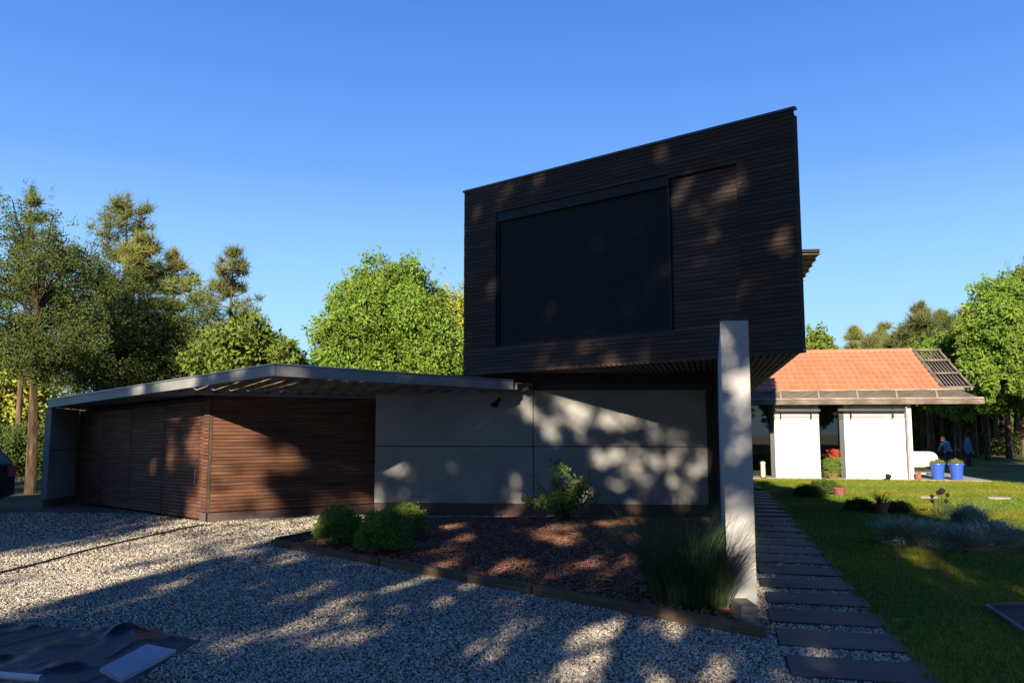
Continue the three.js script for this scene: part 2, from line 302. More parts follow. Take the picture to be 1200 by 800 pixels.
{ // small spotlight bracket on the wall
  const p = wallPx(578, 474), q = p.clone().add(V(gn[0] * .3, .04, -gn[1] * .3)).add(V(.1, 0, 0));
  const l = thing('wall_spotlight', p, 'small dark spotlight on a bracket on the grey panel wall', 'spotlight');
  part('mount_plate', new THREE.CylinderGeometry(.05, .05, .03, 16).rotateX(Math.PI / 2), M.metal, l);
  part('arm', bar(V(0, 0, .01), q.clone().sub(p), .012), M.metal, l);
  const hd = part('lamp_head', new THREE.LatheGeometry([[0, -.09], [.03, -.09], [.055, .06], [.06, .09], [.05, .09], [.04, .05]].map((a) => new THREE.Vector2(...a)), 18), M.metal, l);
  hd.position.copy(q).sub(p); hd.rotation.set(2.4, 0, .5);
}

// garage wing
const kC = [-5.13, 13.75], kR = [-2.53, 15.42], kL = [-9.28, 17.2];
const rw = unit2(kC, kR), rn = [rw[1], -rw[0]]; if (rn[1] > 0) { rn[0] *= -1; rn[1] *= -1; }
const RL = len2(kC, kR), dw = unit2(kC, kL), dn = [-dw[1], dw[0]]; if (dn[1] > 0) { dn[0] *= -1; dn[1] *= -1; }
const DL = len2(kC, kL);
const rnv = V(rn[0], 0, -rn[1]), dnv = V(dn[0], 0, -dn[1]);
// roof heights: underside of the fascia at its three corners
const rfL = [-9.42, 16.3], rfC = [-3.22, 10.8], rfR = [.02, 14.02];
const hL = 1.985, hC = 2.285, hR = 2.245;
const roofY = (() => { // plane through the three corners
  const a = V(rfC[0] - rfL[0], hC - hL, rfC[1] - rfL[1]), b = V(rfR[0] - rfL[0], hR - hL, rfR[1] - rfL[1]), n = a.cross(b);
  return (x, z) => hL - (n.x * (x - rfL[0]) + n.z * (z - rfL[1])) / n.y;
})();
const under = (o) => (x, z) => roofY(x, z) + o;
const bulk = hpart('garage_block', prism([at2(kC, rw, .1, rn, -.15), kR.map((v, i) => v - rn[i] * .15), [-2.6, 20], [-9.0, 21], at2(kC, dw, DL - .05, dn, -.15), at2(kC, dw, .16, dn, -.15)], 0, under(.0)), M.backing);
const gside = hpart('garage_side_wall', slab(at2(kC, rw, 0, rn, -.12), at2(kC, rw, RL, rn, -.12), .1, under(.01), rn, .08), M.backing);
seed = 411;
const yBase = .165, nR = 32;
for (let r = 0; r < nR; r++) {
  const s0 = .02, s1 = RL - .012, t0 = roofY(...at2(kC, rw, s0)), t1 = roofY(...at2(kC, rw, s1));
  const y = (t, k) => yBase + (t - .02 - yBase) * k / nR;
  hsub('board', board(to3(at2(kC, rw, s0, rn, -.03), y(t0, r) + .003), to3(at2(kC, rw, s1, rn, -.03), y(t1, r) + .003), y(t0, 1) - y(t0, 0) - .006, y(t1, 1) - y(t1, 0) - .006, .024 + R(-.002, .002), rnv, .004), M.redWood[Math.floor(rnd() * 4)], gside);
}
hsub('plinth', slab(at2(kC, rw, -.01, rn, -.12), at2(kC, rw, RL - .02, rn, -.12), -.02, yBase - .015, rn, .1), M.plinth, gside);
// corner strip
const post = hpart('corner_post', prism([at2(kC, dw, .015, dn, .012), at2(kC, dw, .2, dn, .012), at2(kC, dw, .2, dn, -.1), at2(kC, rw, .1, rn, -.06), at2(kC, rw, .018, rn, .0)], yBase, under(-.01)), M.darkWoodWarm[1]);
seed = 415;
for (let r = 0; r < nR; r++) { const y0 = yBase + (2.06 - yBase) * r / nR; hsub('board', board(to3(at2(kC, dw, .02, dn, .014), y0 + .006), to3(at2(kC, dw, .19, dn, .014), y0 + .006), (2.06 - yBase) / nR - .012, (2.06 - yBase) / nR - .012, .02, dnv, .006), M.redWood[Math.floor(rnd() * 2)], post); }
hsub('plinth', prism([at2(kC, dw, .0, dn, .04), at2(kC, dw, .2, dn, .04), at2(kC, dw, .2, dn, -.08), at2(kC, rw, .1, rn, -.1)], -.02, yBase - .01), M.plinth, post);
// door side: three leaves of horizontal boards
seed = 433;
[[.215, .36], [.365, 1.62], [1.63, 2.92], [2.93, 4.16], [4.17, DL - .04]].forEach(([s0, s1], li) => {
  const lf = hpart(li && li < 4 ? 'garage_door_leaf' : 'garage_front_wall', slab(at2(kC, dw, s0, dn, -.1), at2(kC, dw, s1, dn, -.1), .03, (x, z) => roofY(x, z) - .03, dn, .075), M.backing);
  const n = 33;
  for (let r = 0; r < n; r++) {
    const t0 = roofY(...at2(kC, dw, s0)) - .1, t1 = roofY(...at2(kC, dw, s1)) - .1, y = (t, k) => .04 + (t - .04) * k / n;
    hsub('board', board(to3(at2(kC, dw, s0 + .004, dn, -.025), y(t0, r) + .003), to3(at2(kC, dw, s1 - .004, dn, -.025), y(t1, r) + .003), y(t0, 1) - y(t0, 0) - .006, y(t1, 1) - y(t1, 0) - .006, .022 + R(-.002, .002), dnv, .004), M.doorWood[Math.floor(rnd() * 3)], lf);
  }
  if (li === 1) { const p = to3(at2(kC, dw, s0 + .08, dn, .01), .62); hsub('handle', bar(p, p.clone().add(V(0, .26, 0)), .012), M.zinc, lf); }
});
// return panel at the far end of the doors
{
  const f0 = [-9.33, 16.32], f1 = [-9.27, 17.25];
  const fn = hpart('end_fin', slab(f0, f1, .16, under(.0), [-1, 0], .1), M.panel);
  hsub('joint_strip', slab([-9.327, 16.34], [-9.27, 17.24], 1.12, 1.14, [1, 0], .003), M.joint, fn);
  hsub('edge_trim', slab([-9.44, 16.3], [-9.32, 16.3], .16, under(.0), [0, -1], .02), M.fascia, fn);
  hsub('plinth', slab([-9.31, 16.36], [-9.25, 17.25], -.02, .15, [-1, 0], .12), M.plinth, fn);
}
// flat roof with grey fascia
const pw = unit2(rfL, rfC), kOut = (() => { const t = ((kC[0] - rfL[0]) * rw[1] - (kC[1] - rfL[1]) * rw[0]) / (pw[0] * rw[1] - pw[1] * rw[0]); return at2(rfL, pw, t); })();
const deck = hpart('garage_roof', prism([at2(rfL, [pw[1], -pw[0]], pw[1] > 0 ? -.06 : .06), lerp2(rfL, kOut, 1), kR, [-1.2, 15.6], [-2.4, 21], [-9.3, 22]].map((p, i) => i === 0 ? [rfL[0] + .03, rfL[1] + .05] : p), under(.02), under(.13)), M.fascia);
const fn2 = [-pw[1], pw[0]]; if (fn2[1] > 0) { fn2[0] *= -1; fn2[1] *= -1; }
const FH = .15, qw = unit2(rfC, rfR), fq = [qw[1], -qw[0]]; if (fq[1] > 0) { fq[0] *= -1; fq[1] *= -1; }
const lenF = len2(rfL, rfC), joints = [0, 2.05, 4.1, 6.15, lenF];
for (let i = 0; i < 4; i++) hsub('fascia_panel', slab(at2(rfL, pw, joints[i] + (i ? .004 : 0)), at2(rfL, pw, joints[i + 1] - (i < 3 ? .004 : 0)), under(0), under(FH), [-fn2[0], -fn2[1]], .045), M.fascia, deck);
const lenQ = len2(rfC, rfR);
for (const [a, b] of [[.05, 2.0], [2.008, lenQ]]) hsub('fascia_panel', slab(at2(rfC, qw, a), at2(rfC, qw, b), under(0), under(FH), [-fq[0], -fq[1]], .045), M.fascia, deck);
hsub('drip_edge', slab(at2(rfL, pw, -.02, fn2, .02), at2(rfC, pw, .02, fn2, .02), under(FH + .002), under(FH + .02), [-fn2[0], -fn2[1]], .2), M.zinc, deck);
hsub('drip_edge', slab(at2(rfC, qw, .06, fq, .02), at2(rfR, qw, 0, fq, .02), under(FH + .002), under(FH + .02), [-fq[0], -fq[1]], .12), M.zinc, deck);
// pergola between the fascia and the walls: rafters with a wide slat on each
const sMin2 = -len2(kC, kOut) + .1;
const perg = hpart('pergola', slab(at2(kC, rw, sMin2, rn, .005), at2(kC, rw, RL - .02, rn, .005), under(-.02), under(.11), rn, .03), M.fascia);
hsub('wall_ledger', slab(at2(gA, gw, .04, gn, .004), at2(gA, gw, 2.6, gn, .004), 2.2, 2.33, gn, .03), M.fascia, perg);
seed = 500;
const sMin = -len2(kC, kOut) + .16;
for (let i = 0; i < 26; i++) {
  const s = sMin + i * .285, o = at2(kC, rw, s, rn, .04);
  // outward to the right fascia or the left fascia, whichever comes first
  const hit = (Q, w) => { const det = rn[0] * w[1] - rn[1] * w[0]; return ((Q[0] - o[0]) * w[1] - (Q[1] - o[1]) * w[0]) / det; };
  let t1 = Math.min(hit(rfC, qw), hit(rfC, pw) > 0 ? hit(rfC, pw) - .34 : 99) - .06;
  let start = 0;
  if (s > RL - .05) { const det = rn[0] * gw[1] - rn[1] * gw[0]; start = Math.max(0, ((gA[0] - o[0]) * gw[1] - (gA[1] - o[1]) * gw[0]) / det) + .05; }
  if (t1 - start < .15) continue;
  const a = [o[0] + rn[0] * start, o[1] + rn[1] * start], b = [o[0] + rn[0] * t1, o[1] + rn[1] * t1];
  hsub('rafter', beam(to3(a, roofY(...a) + .065), to3(b, roofY(...b) + .065), .045, .1), M.pergolaWood[i % 3], perg);
  hsub('roof_slat', beam(to3(a, roofY(...a) + .127), to3(b, roofY(...b) + .127), .212 + R(-.012, .012), .018), M.pergolaWood[(i + 1) % 3], perg);
}
// ---------------------------------------------------------------- low house with the tiled roof
const tO = [10.2, 24.85], tw = [.981, -.196], td = [.196, .981], tEnd = at2(tO, tw, 1);
const tp = (s, d) => [tO[0] + tw[0] * s + td[0] * d, tO[1] + tw[1] * s + td[1] * d];
const sOf = (px, d = 0) => { const A = tp(0, d), B = tp(1, d); return along(onWall(px, 520, A, B), A, B); };
const cottage = thing('tiled_house', to3(tp(0, 0), 0), 'low white walled house with orange tiled roof and open timber terrace roof', 'house');
const off = cottage.position.clone().negate();
const cp = (name, geo, mat, parent = cottage) => { geo.translate(off.x, off.y, off.z); return part(name, geo, mat, parent); };
const tbox = (s0, s1, d0, d1, y0, y1) => prism([tp(s0, d0), tp(s1, d0), tp(s1, d1), tp(s0, d1)], y0, y1);
const s880 = sOf(870), sG1 = sOf(903), sP1 = sOf(908.5), sP1e = sOf(961), sG2 = sOf(963), sG2e = sOf(984.5), sP2 = sOf(990.5), sP2e = sOf(1070);
const WH = 2.42;
const sw = cp('rendered_wall', tbox(sP1, sP1e, 0, .25, 0, WH), M.white);
cp('rendered_wall', tbox(sP2, sP2e, 0, .25, 0, WH), M.white);
cp('end_wall', tbox(sP2e - .25, sP2e - .002, .252, 5.2, 0, 2.6), M.white);
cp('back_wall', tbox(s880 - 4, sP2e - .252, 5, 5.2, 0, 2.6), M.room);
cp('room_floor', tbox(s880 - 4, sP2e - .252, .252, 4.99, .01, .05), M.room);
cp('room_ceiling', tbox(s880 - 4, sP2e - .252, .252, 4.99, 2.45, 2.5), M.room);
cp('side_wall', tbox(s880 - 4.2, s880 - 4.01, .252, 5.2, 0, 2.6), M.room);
for (const [a, b] of [[s880 - 3, sG1], [sG2, sG2e]]) {
  const w = cp('window', tbox(a, b, .1, .108, .08, 2.36), M.glass);
  cp('sill', tbox(a, b, .02, .24, 0, .078), M.metal, w); cp('frame_head', tbox(a, b, .06, .16, 2.362, WH), M.metal, w);
}
cp('window_post', tbox(sG1 + .004, sP1 - .004, -.02, .14, 0, WH), M.metal);
cp('window_post', tbox(sG2e + .004, sP2 - .004, -.02, .14, 0, WH), M.metal);
cp('downpipe', bar(to3(tp(sOf(1063.5), -.08), 0), to3(tp(sOf(1063.5), -.08), 2.4), .04), M.zinc);
// awning rails across the walls
for (const [a, b] of [[sP1 - .1, sP1e + .02], [sG2e - .05, sP2e - .2]]) {
  const r = cp('awning_rail', bar(to3(tp(a, -.16), 2.1), to3(tp(b, -.16), 2.1), .05), M.metal);
  for (const y of [2.25, 1.97, 1.89]) cp('rod', bar(to3(tp(a, -.15), y), to3(tp(b, -.15), y), .008, 6), M.metal, r);
  for (const f of [.2, .82]) { const s = a + (b - a) * f; cp('bracket', bar(to3(tp(s, -.15), 1.86), to3(tp(s, -.15), 2.4), .018, 6), M.metal, r); }
}
cp('kerb', tbox(s880 - 2, sP2e + .6, -.35, -.01, -.02, .035), std({ color: C(.5, .49, .46), map: mottleTex, roughness: .9 }));
// roof planes
const dE = -.15, dRg = 2.75, yE = 2.70, yRg = 4.12, slopeL = Math.hypot(dRg - dE, yRg - yE);
const roofP = (s, t, up = 0) => { const n = [-(yRg - yE) / slopeL, (dRg - dE) / slopeL]; const d = dE + (dRg - dE) * t + n[0] * up, q = tp(s, d); return P(q[0], yE + (yRg - yE) * t + n[1] * up, q[1]); };
const sRoofEnd = sOf(1107, dE), sRoof0 = sOf(868, dE) - 1;
function roofSheet(s0, s1, th) { // closed slab following the pitch
  const c = [roofP(s0, 0), roofP(s1, 0), roofP(s1, 1), roofP(s0, 1)], e = [roofP(s0, 0, th), roofP(s1, 0, th), roofP(s1, 1, th), roofP(s0, 1, th)];
  const g = new THREE.BufferGeometry().setFromPoints([...c, ...e]); g.setIndex([0, 2, 1, 0, 3, 2, 4, 5, 6, 4, 6, 7, 0, 1, 5, 0, 5, 4, 1, 2, 6, 1, 6, 5, 2, 3, 7, 2, 7, 6, 3, 0, 4, 3, 4, 7]);
  const n = g.toNonIndexed(); n.setAttribute('uv', new THREE.Float32BufferAttribute(new Float32Array(n.attributes.position.count * 2), 2)); n.computeVertexNormals(); return n;
}
const roofBase = cp('tiled_roof', roofSheet(sRoof0, sRoofEnd, .03), M.backing);
M.tile = [.93, .97, 1, 1.02, 1.04, 1.07].map((k, i) => std({ color: C(.55 * k, (.21 + .008 * (i % 3)) * k, (.108 + .006 * (i % 2)) * k), map: mottleTex, roughness: .8 }));
{
  const TW = .205, nr = 9, TL = slopeL / nr;
  // interlocking tile: one roll and a pan, with a front lip
  const prof = []; for (let i = 0; i <= 8; i++) { const x = i / 8, y = x < .55 ? .045 * Math.sin(Math.PI * x / .55) : .003; prof.push([x * TW, y]); }
  const tileGeo = (() => { const pos = [], uv = [], idx = []; const rows = [[-.03, .05], [TL, .014]];
    rows.forEach(([l, lift], r) => prof.forEach(([x, y]) => { pos.push(x, y + lift, -l); uv.push(x, l); }));
    prof.forEach(([x]) => { pos.push(x, .012, .03); uv.push(x, 0); });
    const n = prof.length; for (let i = 0; i < n - 1; i++) { idx.push(i, i + 1, n + i + 1, i, n + i + 1, n + i); idx.push(2 * n + i, 2 * n + i + 1, i + 1, 2 * n + i, i + 1, i); }
    const g = new THREE.BufferGeometry(); g.setAttribute('position', new THREE.Float32BufferAttribute(pos, 3)); g.setAttribute('uv', new THREE.Float32BufferAttribute(uv, 2)); g.setIndex(idx); const q = g.toNonIndexed(); q.computeVertexNormals(); return q; })();
  seed = 611;
  const X = V(tw[0], 0, -tw[1]), up = roofP(0, 0, 1).sub(roofP(0, 0)).normalize(), Z = X.clone().cross(up);
  const cols = Math.floor((sRoofEnd - sRoof0) / TW), m = new THREE.Matrix4();
  let count = 0;
  for (let c = 0; c < cols; c++) for (let r = 0; r < nr; r++) {
    const s = sRoofEnd - (c + 1) * TW, p = roofP(s, r / nr, .03 + .0035 * r * 0);
    // the box of the main house hides what lies left of its soffit line
    const q = roofP(s + TW, (r + 1) / nr); if (600 + FOCAL * q.x / -q.z < 846 + (r + 1) / nr * 40) continue;
    const t = part('roof_tile', tileGeo, M.tile[Math.floor(rnd() * M.tile.length)], roofBase); count++;
    m.makeBasis(X, up, Z); t.quaternion.setFromRotationMatrix(m); t.position.copy(p).add(off); t.rotateX(R(-.004, .004)); t.position.y += R(0, .004);
  }
  const rg = new THREE.CylinderGeometry(.1, .115, .42, 10, 1, false, -Math.PI / 2, Math.PI); rg.rotateZ(Math.PI / 2); rg.rotateX(0);
  for (let s = sRoofEnd - .2; s > sOf(935, dRg) - .3; s -= .38) { const t = part('ridge_tile', rg, M.tile[Math.floor(rnd() * 6)], roofBase); t.position.copy(roofP(s, 1, .02)).add(off); t.rotation.y = Math.atan2(tw[1], tw[0]); t.rotation.order = 'YXZ'; }
}
cp('rear_roof', (() => { const g = roofSheet(sRoof0, sRoofEnd, .03), p = g.attributes.position; // mirrored pitch behind the ridge
  for (let i = 0; i < p.count; i++) { const v = V(p.getX(i), p.getY(i), p.getZ(i)), d = (v.x - tO[0]) * td[0] + (-v.z - tO[1]) * td[1], k = 2 * (dRg - d); p.setXYZ(i, v.x + td[0] * k, v.y - .02, v.z - td[1] * k); } g.computeVertexNormals(); return g; })(), M.tile[1]);
// deep timber eaves strip along the front
{
  const s0 = sRoof0, s1 = sOf(1157, dE - .17), y0 = 2.36, n = 7;
  const a = (s) => { const q = tp(s, dE - .17); return P(q[0], y0, q[1]); }, b = (s) => { const q = tp(s, dE - .02); return P(q[0], 2.64, q[1]); };
  const quadSlab = (p, th) => { const dn = V(0, -th, 0), g = new THREE.BufferGeometry().setFromPoints([...p, ...p.map((v) => v.clone().add(dn))]); g.setIndex([0, 1, 2, 0, 2, 3, 4, 6, 5, 4, 7, 6, 0, 4, 5, 0, 5, 1, 1, 5, 6, 1, 6, 2, 2, 6, 7, 2, 7, 3, 3, 7, 4, 3, 4, 0]); const q = g.toNonIndexed(), uv = []; for (let i = 0; i < q.attributes.position.count; i++) uv.push(q.attributes.position.getX(i) / 2, (q.attributes.position.getZ(i)) * 2); q.setAttribute('uv', new THREE.Float32BufferAttribute(uv, 2)); q.computeVertexNormals(); return q; };
  const ev = cp('eaves', beam(a(s0), a(s1), .05, .16), M.greyWood[1]);
  const ss = []; for (let i = 0; i <= n; i++) ss.push(s0 + (s1 - .15 - s0) * i / n);
  for (let i = 0; i < n; i++) { // corner cut back on the last bay, like a mitred hip
    const e1 = ss[i + 1] - .03, e0 = ss[i] + .03, end = i === n - 1;
    cp('eaves_panel', quadSlab([a(e0), a(e1 + (end ? .1 : 0)), b(e1 - (end ? .45 : 0)), b(e0)].map((v) => v.clone().add(V(0, .08, 0))), .03), wood(C(.17, .14, .12), .8), ev);
  }
  for (let i = 1; i < n; i++) cp('batten', beam(a(ss[i]).add(V(0, .075, 0)), b(ss[i]).add(V(0, .075, 0)), .05, .05), M.greyWood[2], ev);
  cp('top_trim', beam(b(s0).add(V(0, .09, 0)), b(s1 - .5).add(V(0, .09, 0)), .06, .06), wood(C(.45, .4, .35)), ev);
  cp('front_trim', beam(a(s0).add(V(0, .1, -.02)), a(s1).add(V(0, .1, -.02)), .07, .035), wood(C(.5, .42, .35)), ev);
}
// open terrace roof: rafters on purlins beyond the tiles
{
  const s0 = sRoofEnd + .06, s1 = sOf(1143, dE), n = 8;
  const fr = cp('terrace_roof_frame', beam(roofP(s0, 0, .02), roofP(s0, 1, .02), .09, .12), M.greyWood[0]);
  for (let i = 1; i <= n; i++) { const s = s0 + (s1 - s0) * i / n; cp('rafter', beam(roofP(s, .0, i === n ? .04 : .0), roofP(s, 1, i === n ? .04 : 0), i === n ? .07 : .03, i === n ? .1 : .05), M.greyWood[2], fr); }
  for (const t of [.02, .36, .7, .995]) cp('purlin', beam(roofP(s0 - .05, t, .07), roofP(s1 + .08, t, .07), .05, .05), M.greyWood[1], fr);
  const fb = cp('terrace_beam', beam(to3(tp(sP2e + .02, .12), 2.42), to3(tp(s1 - .1, .12), 2.42), .08, .14), M.greyWood[0]);
  for (let i = 0; i < 9; i++) { const s = sP2e + .06 + i * .2; cp('ceiling_joist', beam(to3(tp(s, .17), 2.4), to3(tp(s, 3.0), 2.4), .06, .1), M.soffitWood[2], fb); }
  cp('terrace_post', beam(to3(tp(s1 + .3, 4.4), 0), to3(tp(s1 + .3, 4.4), 2.3), .12, .12), M.greyWood[0]);
}
structure('terrace', tbox(sP2e + .01, sOf(1152), -.55, 4.2, -.02, .045), std({ color: C(.42, .4, .37), map: mottleTex, roughness: .9 }));

// ---------------------------------------------------------------- path, planting bed
const slabs = [];
{
  seed = 701;
  const path = structure('garden_path', (() => { const pts = [[pathL(4.4) + .05, 4.4], [pathR(4.4) - .02, 4.4], [pathR(20.2) - .02, 20.2], [pathL(20.2) + .05, 20.2]]; return flat(pts, .006); })(), M.gravel);
  M.slate = [.85, 1, 1.15].map((k) => std({ color: C(.075 * k, .078 * k, .086 * k), map: grainTex, bumpMap: grainBump, bumpScale: .003, roughness: .75 }));
  const dir = unit2([pathL(6), 6], [pathL(16), 16]), across = [dir[1], -dir[0]];
  let z = 4.62, i = 0;
  while (z < 19.9) {
    const o = [pathL(z) + .02 + R(-.02, .03), z], w = .88 + R(-.03, .03), d = .47 + R(-.01, .02);
    const a = to3([o[0], o[1]], .008), b = to3([o[0] + across[0] * w, o[1] + across[1] * w], .008);
    // a slab is a board laid flat
    const g = uvBox(w, .032, d), t = part('slab', (() => { const q = g; const uv = q.attributes.uv; const e = R(0, 2); for (let k = 0; k < uv.count; k++) uv.setXY(k, uv.getX(k) / 2 + e, uv.getY(k) * 2 + e); return q; })(), M.slate[i % 3], path);
    t.position.copy(a.clone().lerp(b, .5)).add(V(-dir[0] * -d / 2, .0 + R(0, .004), -dir[1] * d / 2)); t.rotation.y = Math.atan2(-across[1], across[0]) * -1 + R(-.008, .008);
    t.rotation.y = Math.atan2(-(b.z - a.z), b.x - a.x) + R(-.008, .008);
    slabs.push([o, across, dir, w, d]); z += .715 + R(-.015, .015); i++;
  }
}
const bedF0 = [-3.22, 11.05], bedF1 = [1.93, 6.3], bedB0 = [-2.75, 12.1], bedB1 = [-1.4, 13.75], bedB2 = [3.3, 13.75];
const bedPts = [bedF0, bedF1, [fp(0, 0)[0] + .02, 7.15], fp(6.5, -.02), bedB2, bedB1, bedB0];
structure('mulch_bed', flat(bedPts, .05), M.mulch);
{
  seed = 720;
  const edge = thing('bed_edging', to3(bedF0, 0), 'low weathered timber edging round the mulch planting bed', 'edging');
  const o = edge.position.clone().negate();
  const seg = (A, B, w, h, n) => { for (let i = 0; i < n; i++) { const a = lerp2(A, B, i / n + (i ? .002 : 0)), b = lerp2(A, B, (i + 1) / n - .002); const g = beam(to3(a, h / 2 - .02 + R(-.006, .006)), to3(b, h / 2 - .02 + R(-.006, .006)), w, h); g.translate(o.x, o.y, o.z); const uv = g.attributes.uv; for (let k = 0; k < uv.count; k++) uv.setXY(k, uv.getX(k) / 2 + i * .37, uv.getY(k) * 2); part('sleeper', g, M.edgeWood[(i + n) % 3], edge); } };
  seg(bedF0, bedF1, .075, .115, 3); seg(lerp2(bedF0, bedB0, .06), bedB0, .07, .13, 1); seg(lerp2(bedB0, bedB1, .04), bedB1, .07, .11, 1); seg(lerp2(bedB1, bedB2, .02), bedB2, .07, .11, 2);
  const eb = ground(878, 738), g = uvBox(.13, .2, .3); g.translate(eb.x, .09, eb.z - .12); g.translate(o.x, o.y, o.z); part('end_block', g, M.greyWood[2], edge);
}
// ---------------------------------------------------------------- vegetation
function clumpGeo(n, len, wid, s, flatness = 1) { // n folded leaves in a unit ball
  const keep = seed; seed = s; const pos = [];
  for (let i = 0; i < n; i++) {
    const c = V(gauss(), gauss() * flatness, gauss()).multiplyScalar(.62), d = V(gauss(), gauss() * .6 - .15, gauss()).normalize(), u = V(gauss(), gauss(), gauss()).cross(d).normalize(), w = d.clone().cross(u), L = len * R(.7, 1.2), W = wid * R(.7, 1.2);
    const a = c, m = c.clone().addScaledVector(d, L * .45), t = c.clone().addScaledVector(d, L), l = m.clone().addScaledVector(u, W / 2).addScaledVector(w, W * .2), r = m.clone().addScaledVector(u, -W / 2).addScaledVector(w, W * .2);
    for (const q of [a, l, t, a, t, r]) pos.push(q.x, q.y, q.z);
  }
  seed = keep;
  const g = new THREE.BufferGeometry(); g.setAttribute('position', new THREE.Float32BufferAttribute(pos, 3)); g.setAttribute('uv', new THREE.Float32BufferAttribute(new Float32Array(pos.length / 3 * 2), 2)); g.computeVertexNormals(); return g;
}
function needleGeo(n, s, up = .5) {
  const keep = seed; seed = s; const pos = [];
  for (let i = 0; i < n; i++) {
    const d = V(gauss(), gauss() + up, gauss()).normalize(), u = V(gauss(), gauss(), gauss()).cross(d).normalize().multiplyScalar(.035), b = V(gauss(), gauss(), gauss()).multiplyScalar(.22), L = R(.7, 1.1);
    const t = b.clone().addScaledVector(d, L); for (const q of [b.clone().add(u), b.clone().sub(u), t]) pos.push(q.x, q.y, q.z);
  }
  seed = keep;
  const g = new THREE.BufferGeometry(); g.setAttribute('position', new THREE.Float32BufferAttribute(pos, 3)); g.setAttribute('uv', new THREE.Float32BufferAttribute(new Float32Array(pos.length / 3 * 2), 2)); g.computeVertexNormals(); return g;
}
const leafMat = (r, g, b, tr = .3) => new THREE.MeshPhysicalMaterial({ color: C(r, g, b), roughness: .75, transmission: tr, thickness: 0, specularIntensity: .4 });
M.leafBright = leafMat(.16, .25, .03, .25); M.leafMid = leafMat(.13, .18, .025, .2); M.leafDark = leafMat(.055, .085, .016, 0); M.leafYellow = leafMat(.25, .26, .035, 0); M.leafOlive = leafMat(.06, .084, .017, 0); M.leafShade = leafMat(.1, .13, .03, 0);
M.pineGold = leafMat(.165, .17, .04, 0); M.pineDark = leafMat(.085, .095, .03, 0); M.pineMid = leafMat(.115, .125, .035, 0);
const barkTex = texture(256, 512, (x, y) => { const v = .45 + .5 * Math.pow(n1(x, y, 24, 10), 1.5) + .25 * (n2(x, y, 64, 40) - .5); return [v, v * .9, v * .8]; });
M.bark = std({ color: C(.16, .12, .09), map: barkTex, bumpMap: barkTex, bumpScale: .02, roughness: 1 });
M.barkPale = std({ color: C(.3, .24, .18), map: barkTex, bumpMap: barkTex, bumpScale: .015, roughness: 1 });
const geoLeaf = clumpGeo(16, .62, .36, 901), geoLeafB = clumpGeo(16, .8, .4, 902), geoSmall = clumpGeo(22, .42, .22, 903), geoNeedle = needleGeo(34, 905), geoNeedleLong = needleGeo(40, 906, .9), geoShade = clumpGeo(18, .85, .55, 907);

function finishTree(t, trunkGeos, items, geo, mat, bark) {
  part('trunk', mergeGeometries(trunkGeos.map((g) => { const q = g.index ? g.toNonIndexed() : g; for (const k of Object.keys(q.attributes)) if (!['position', 'normal', 'uv'].includes(k)) q.deleteAttribute(k); return q; })), bark, t);
  instanced('crown', geo, mat, items, t);
  return t;
}
const tint = (v = .25, warm = .12) => { const k = 1 + R(-v, v); return C(k * (1 + R(-warm, warm)), k, k * R(.8, 1.2)); };
function randomTurn(m, p, s, upright = 0) { const e = upright ? new THREE.Euler(R(-upright, upright), R(0, 6.28), R(-upright, upright)) : new THREE.Euler(R(0, 6.28), R(0, 6.28), R(0, 6.28)); return m.compose(p, new THREE.Quaternion().setFromEuler(e), V(s, s, s)); }
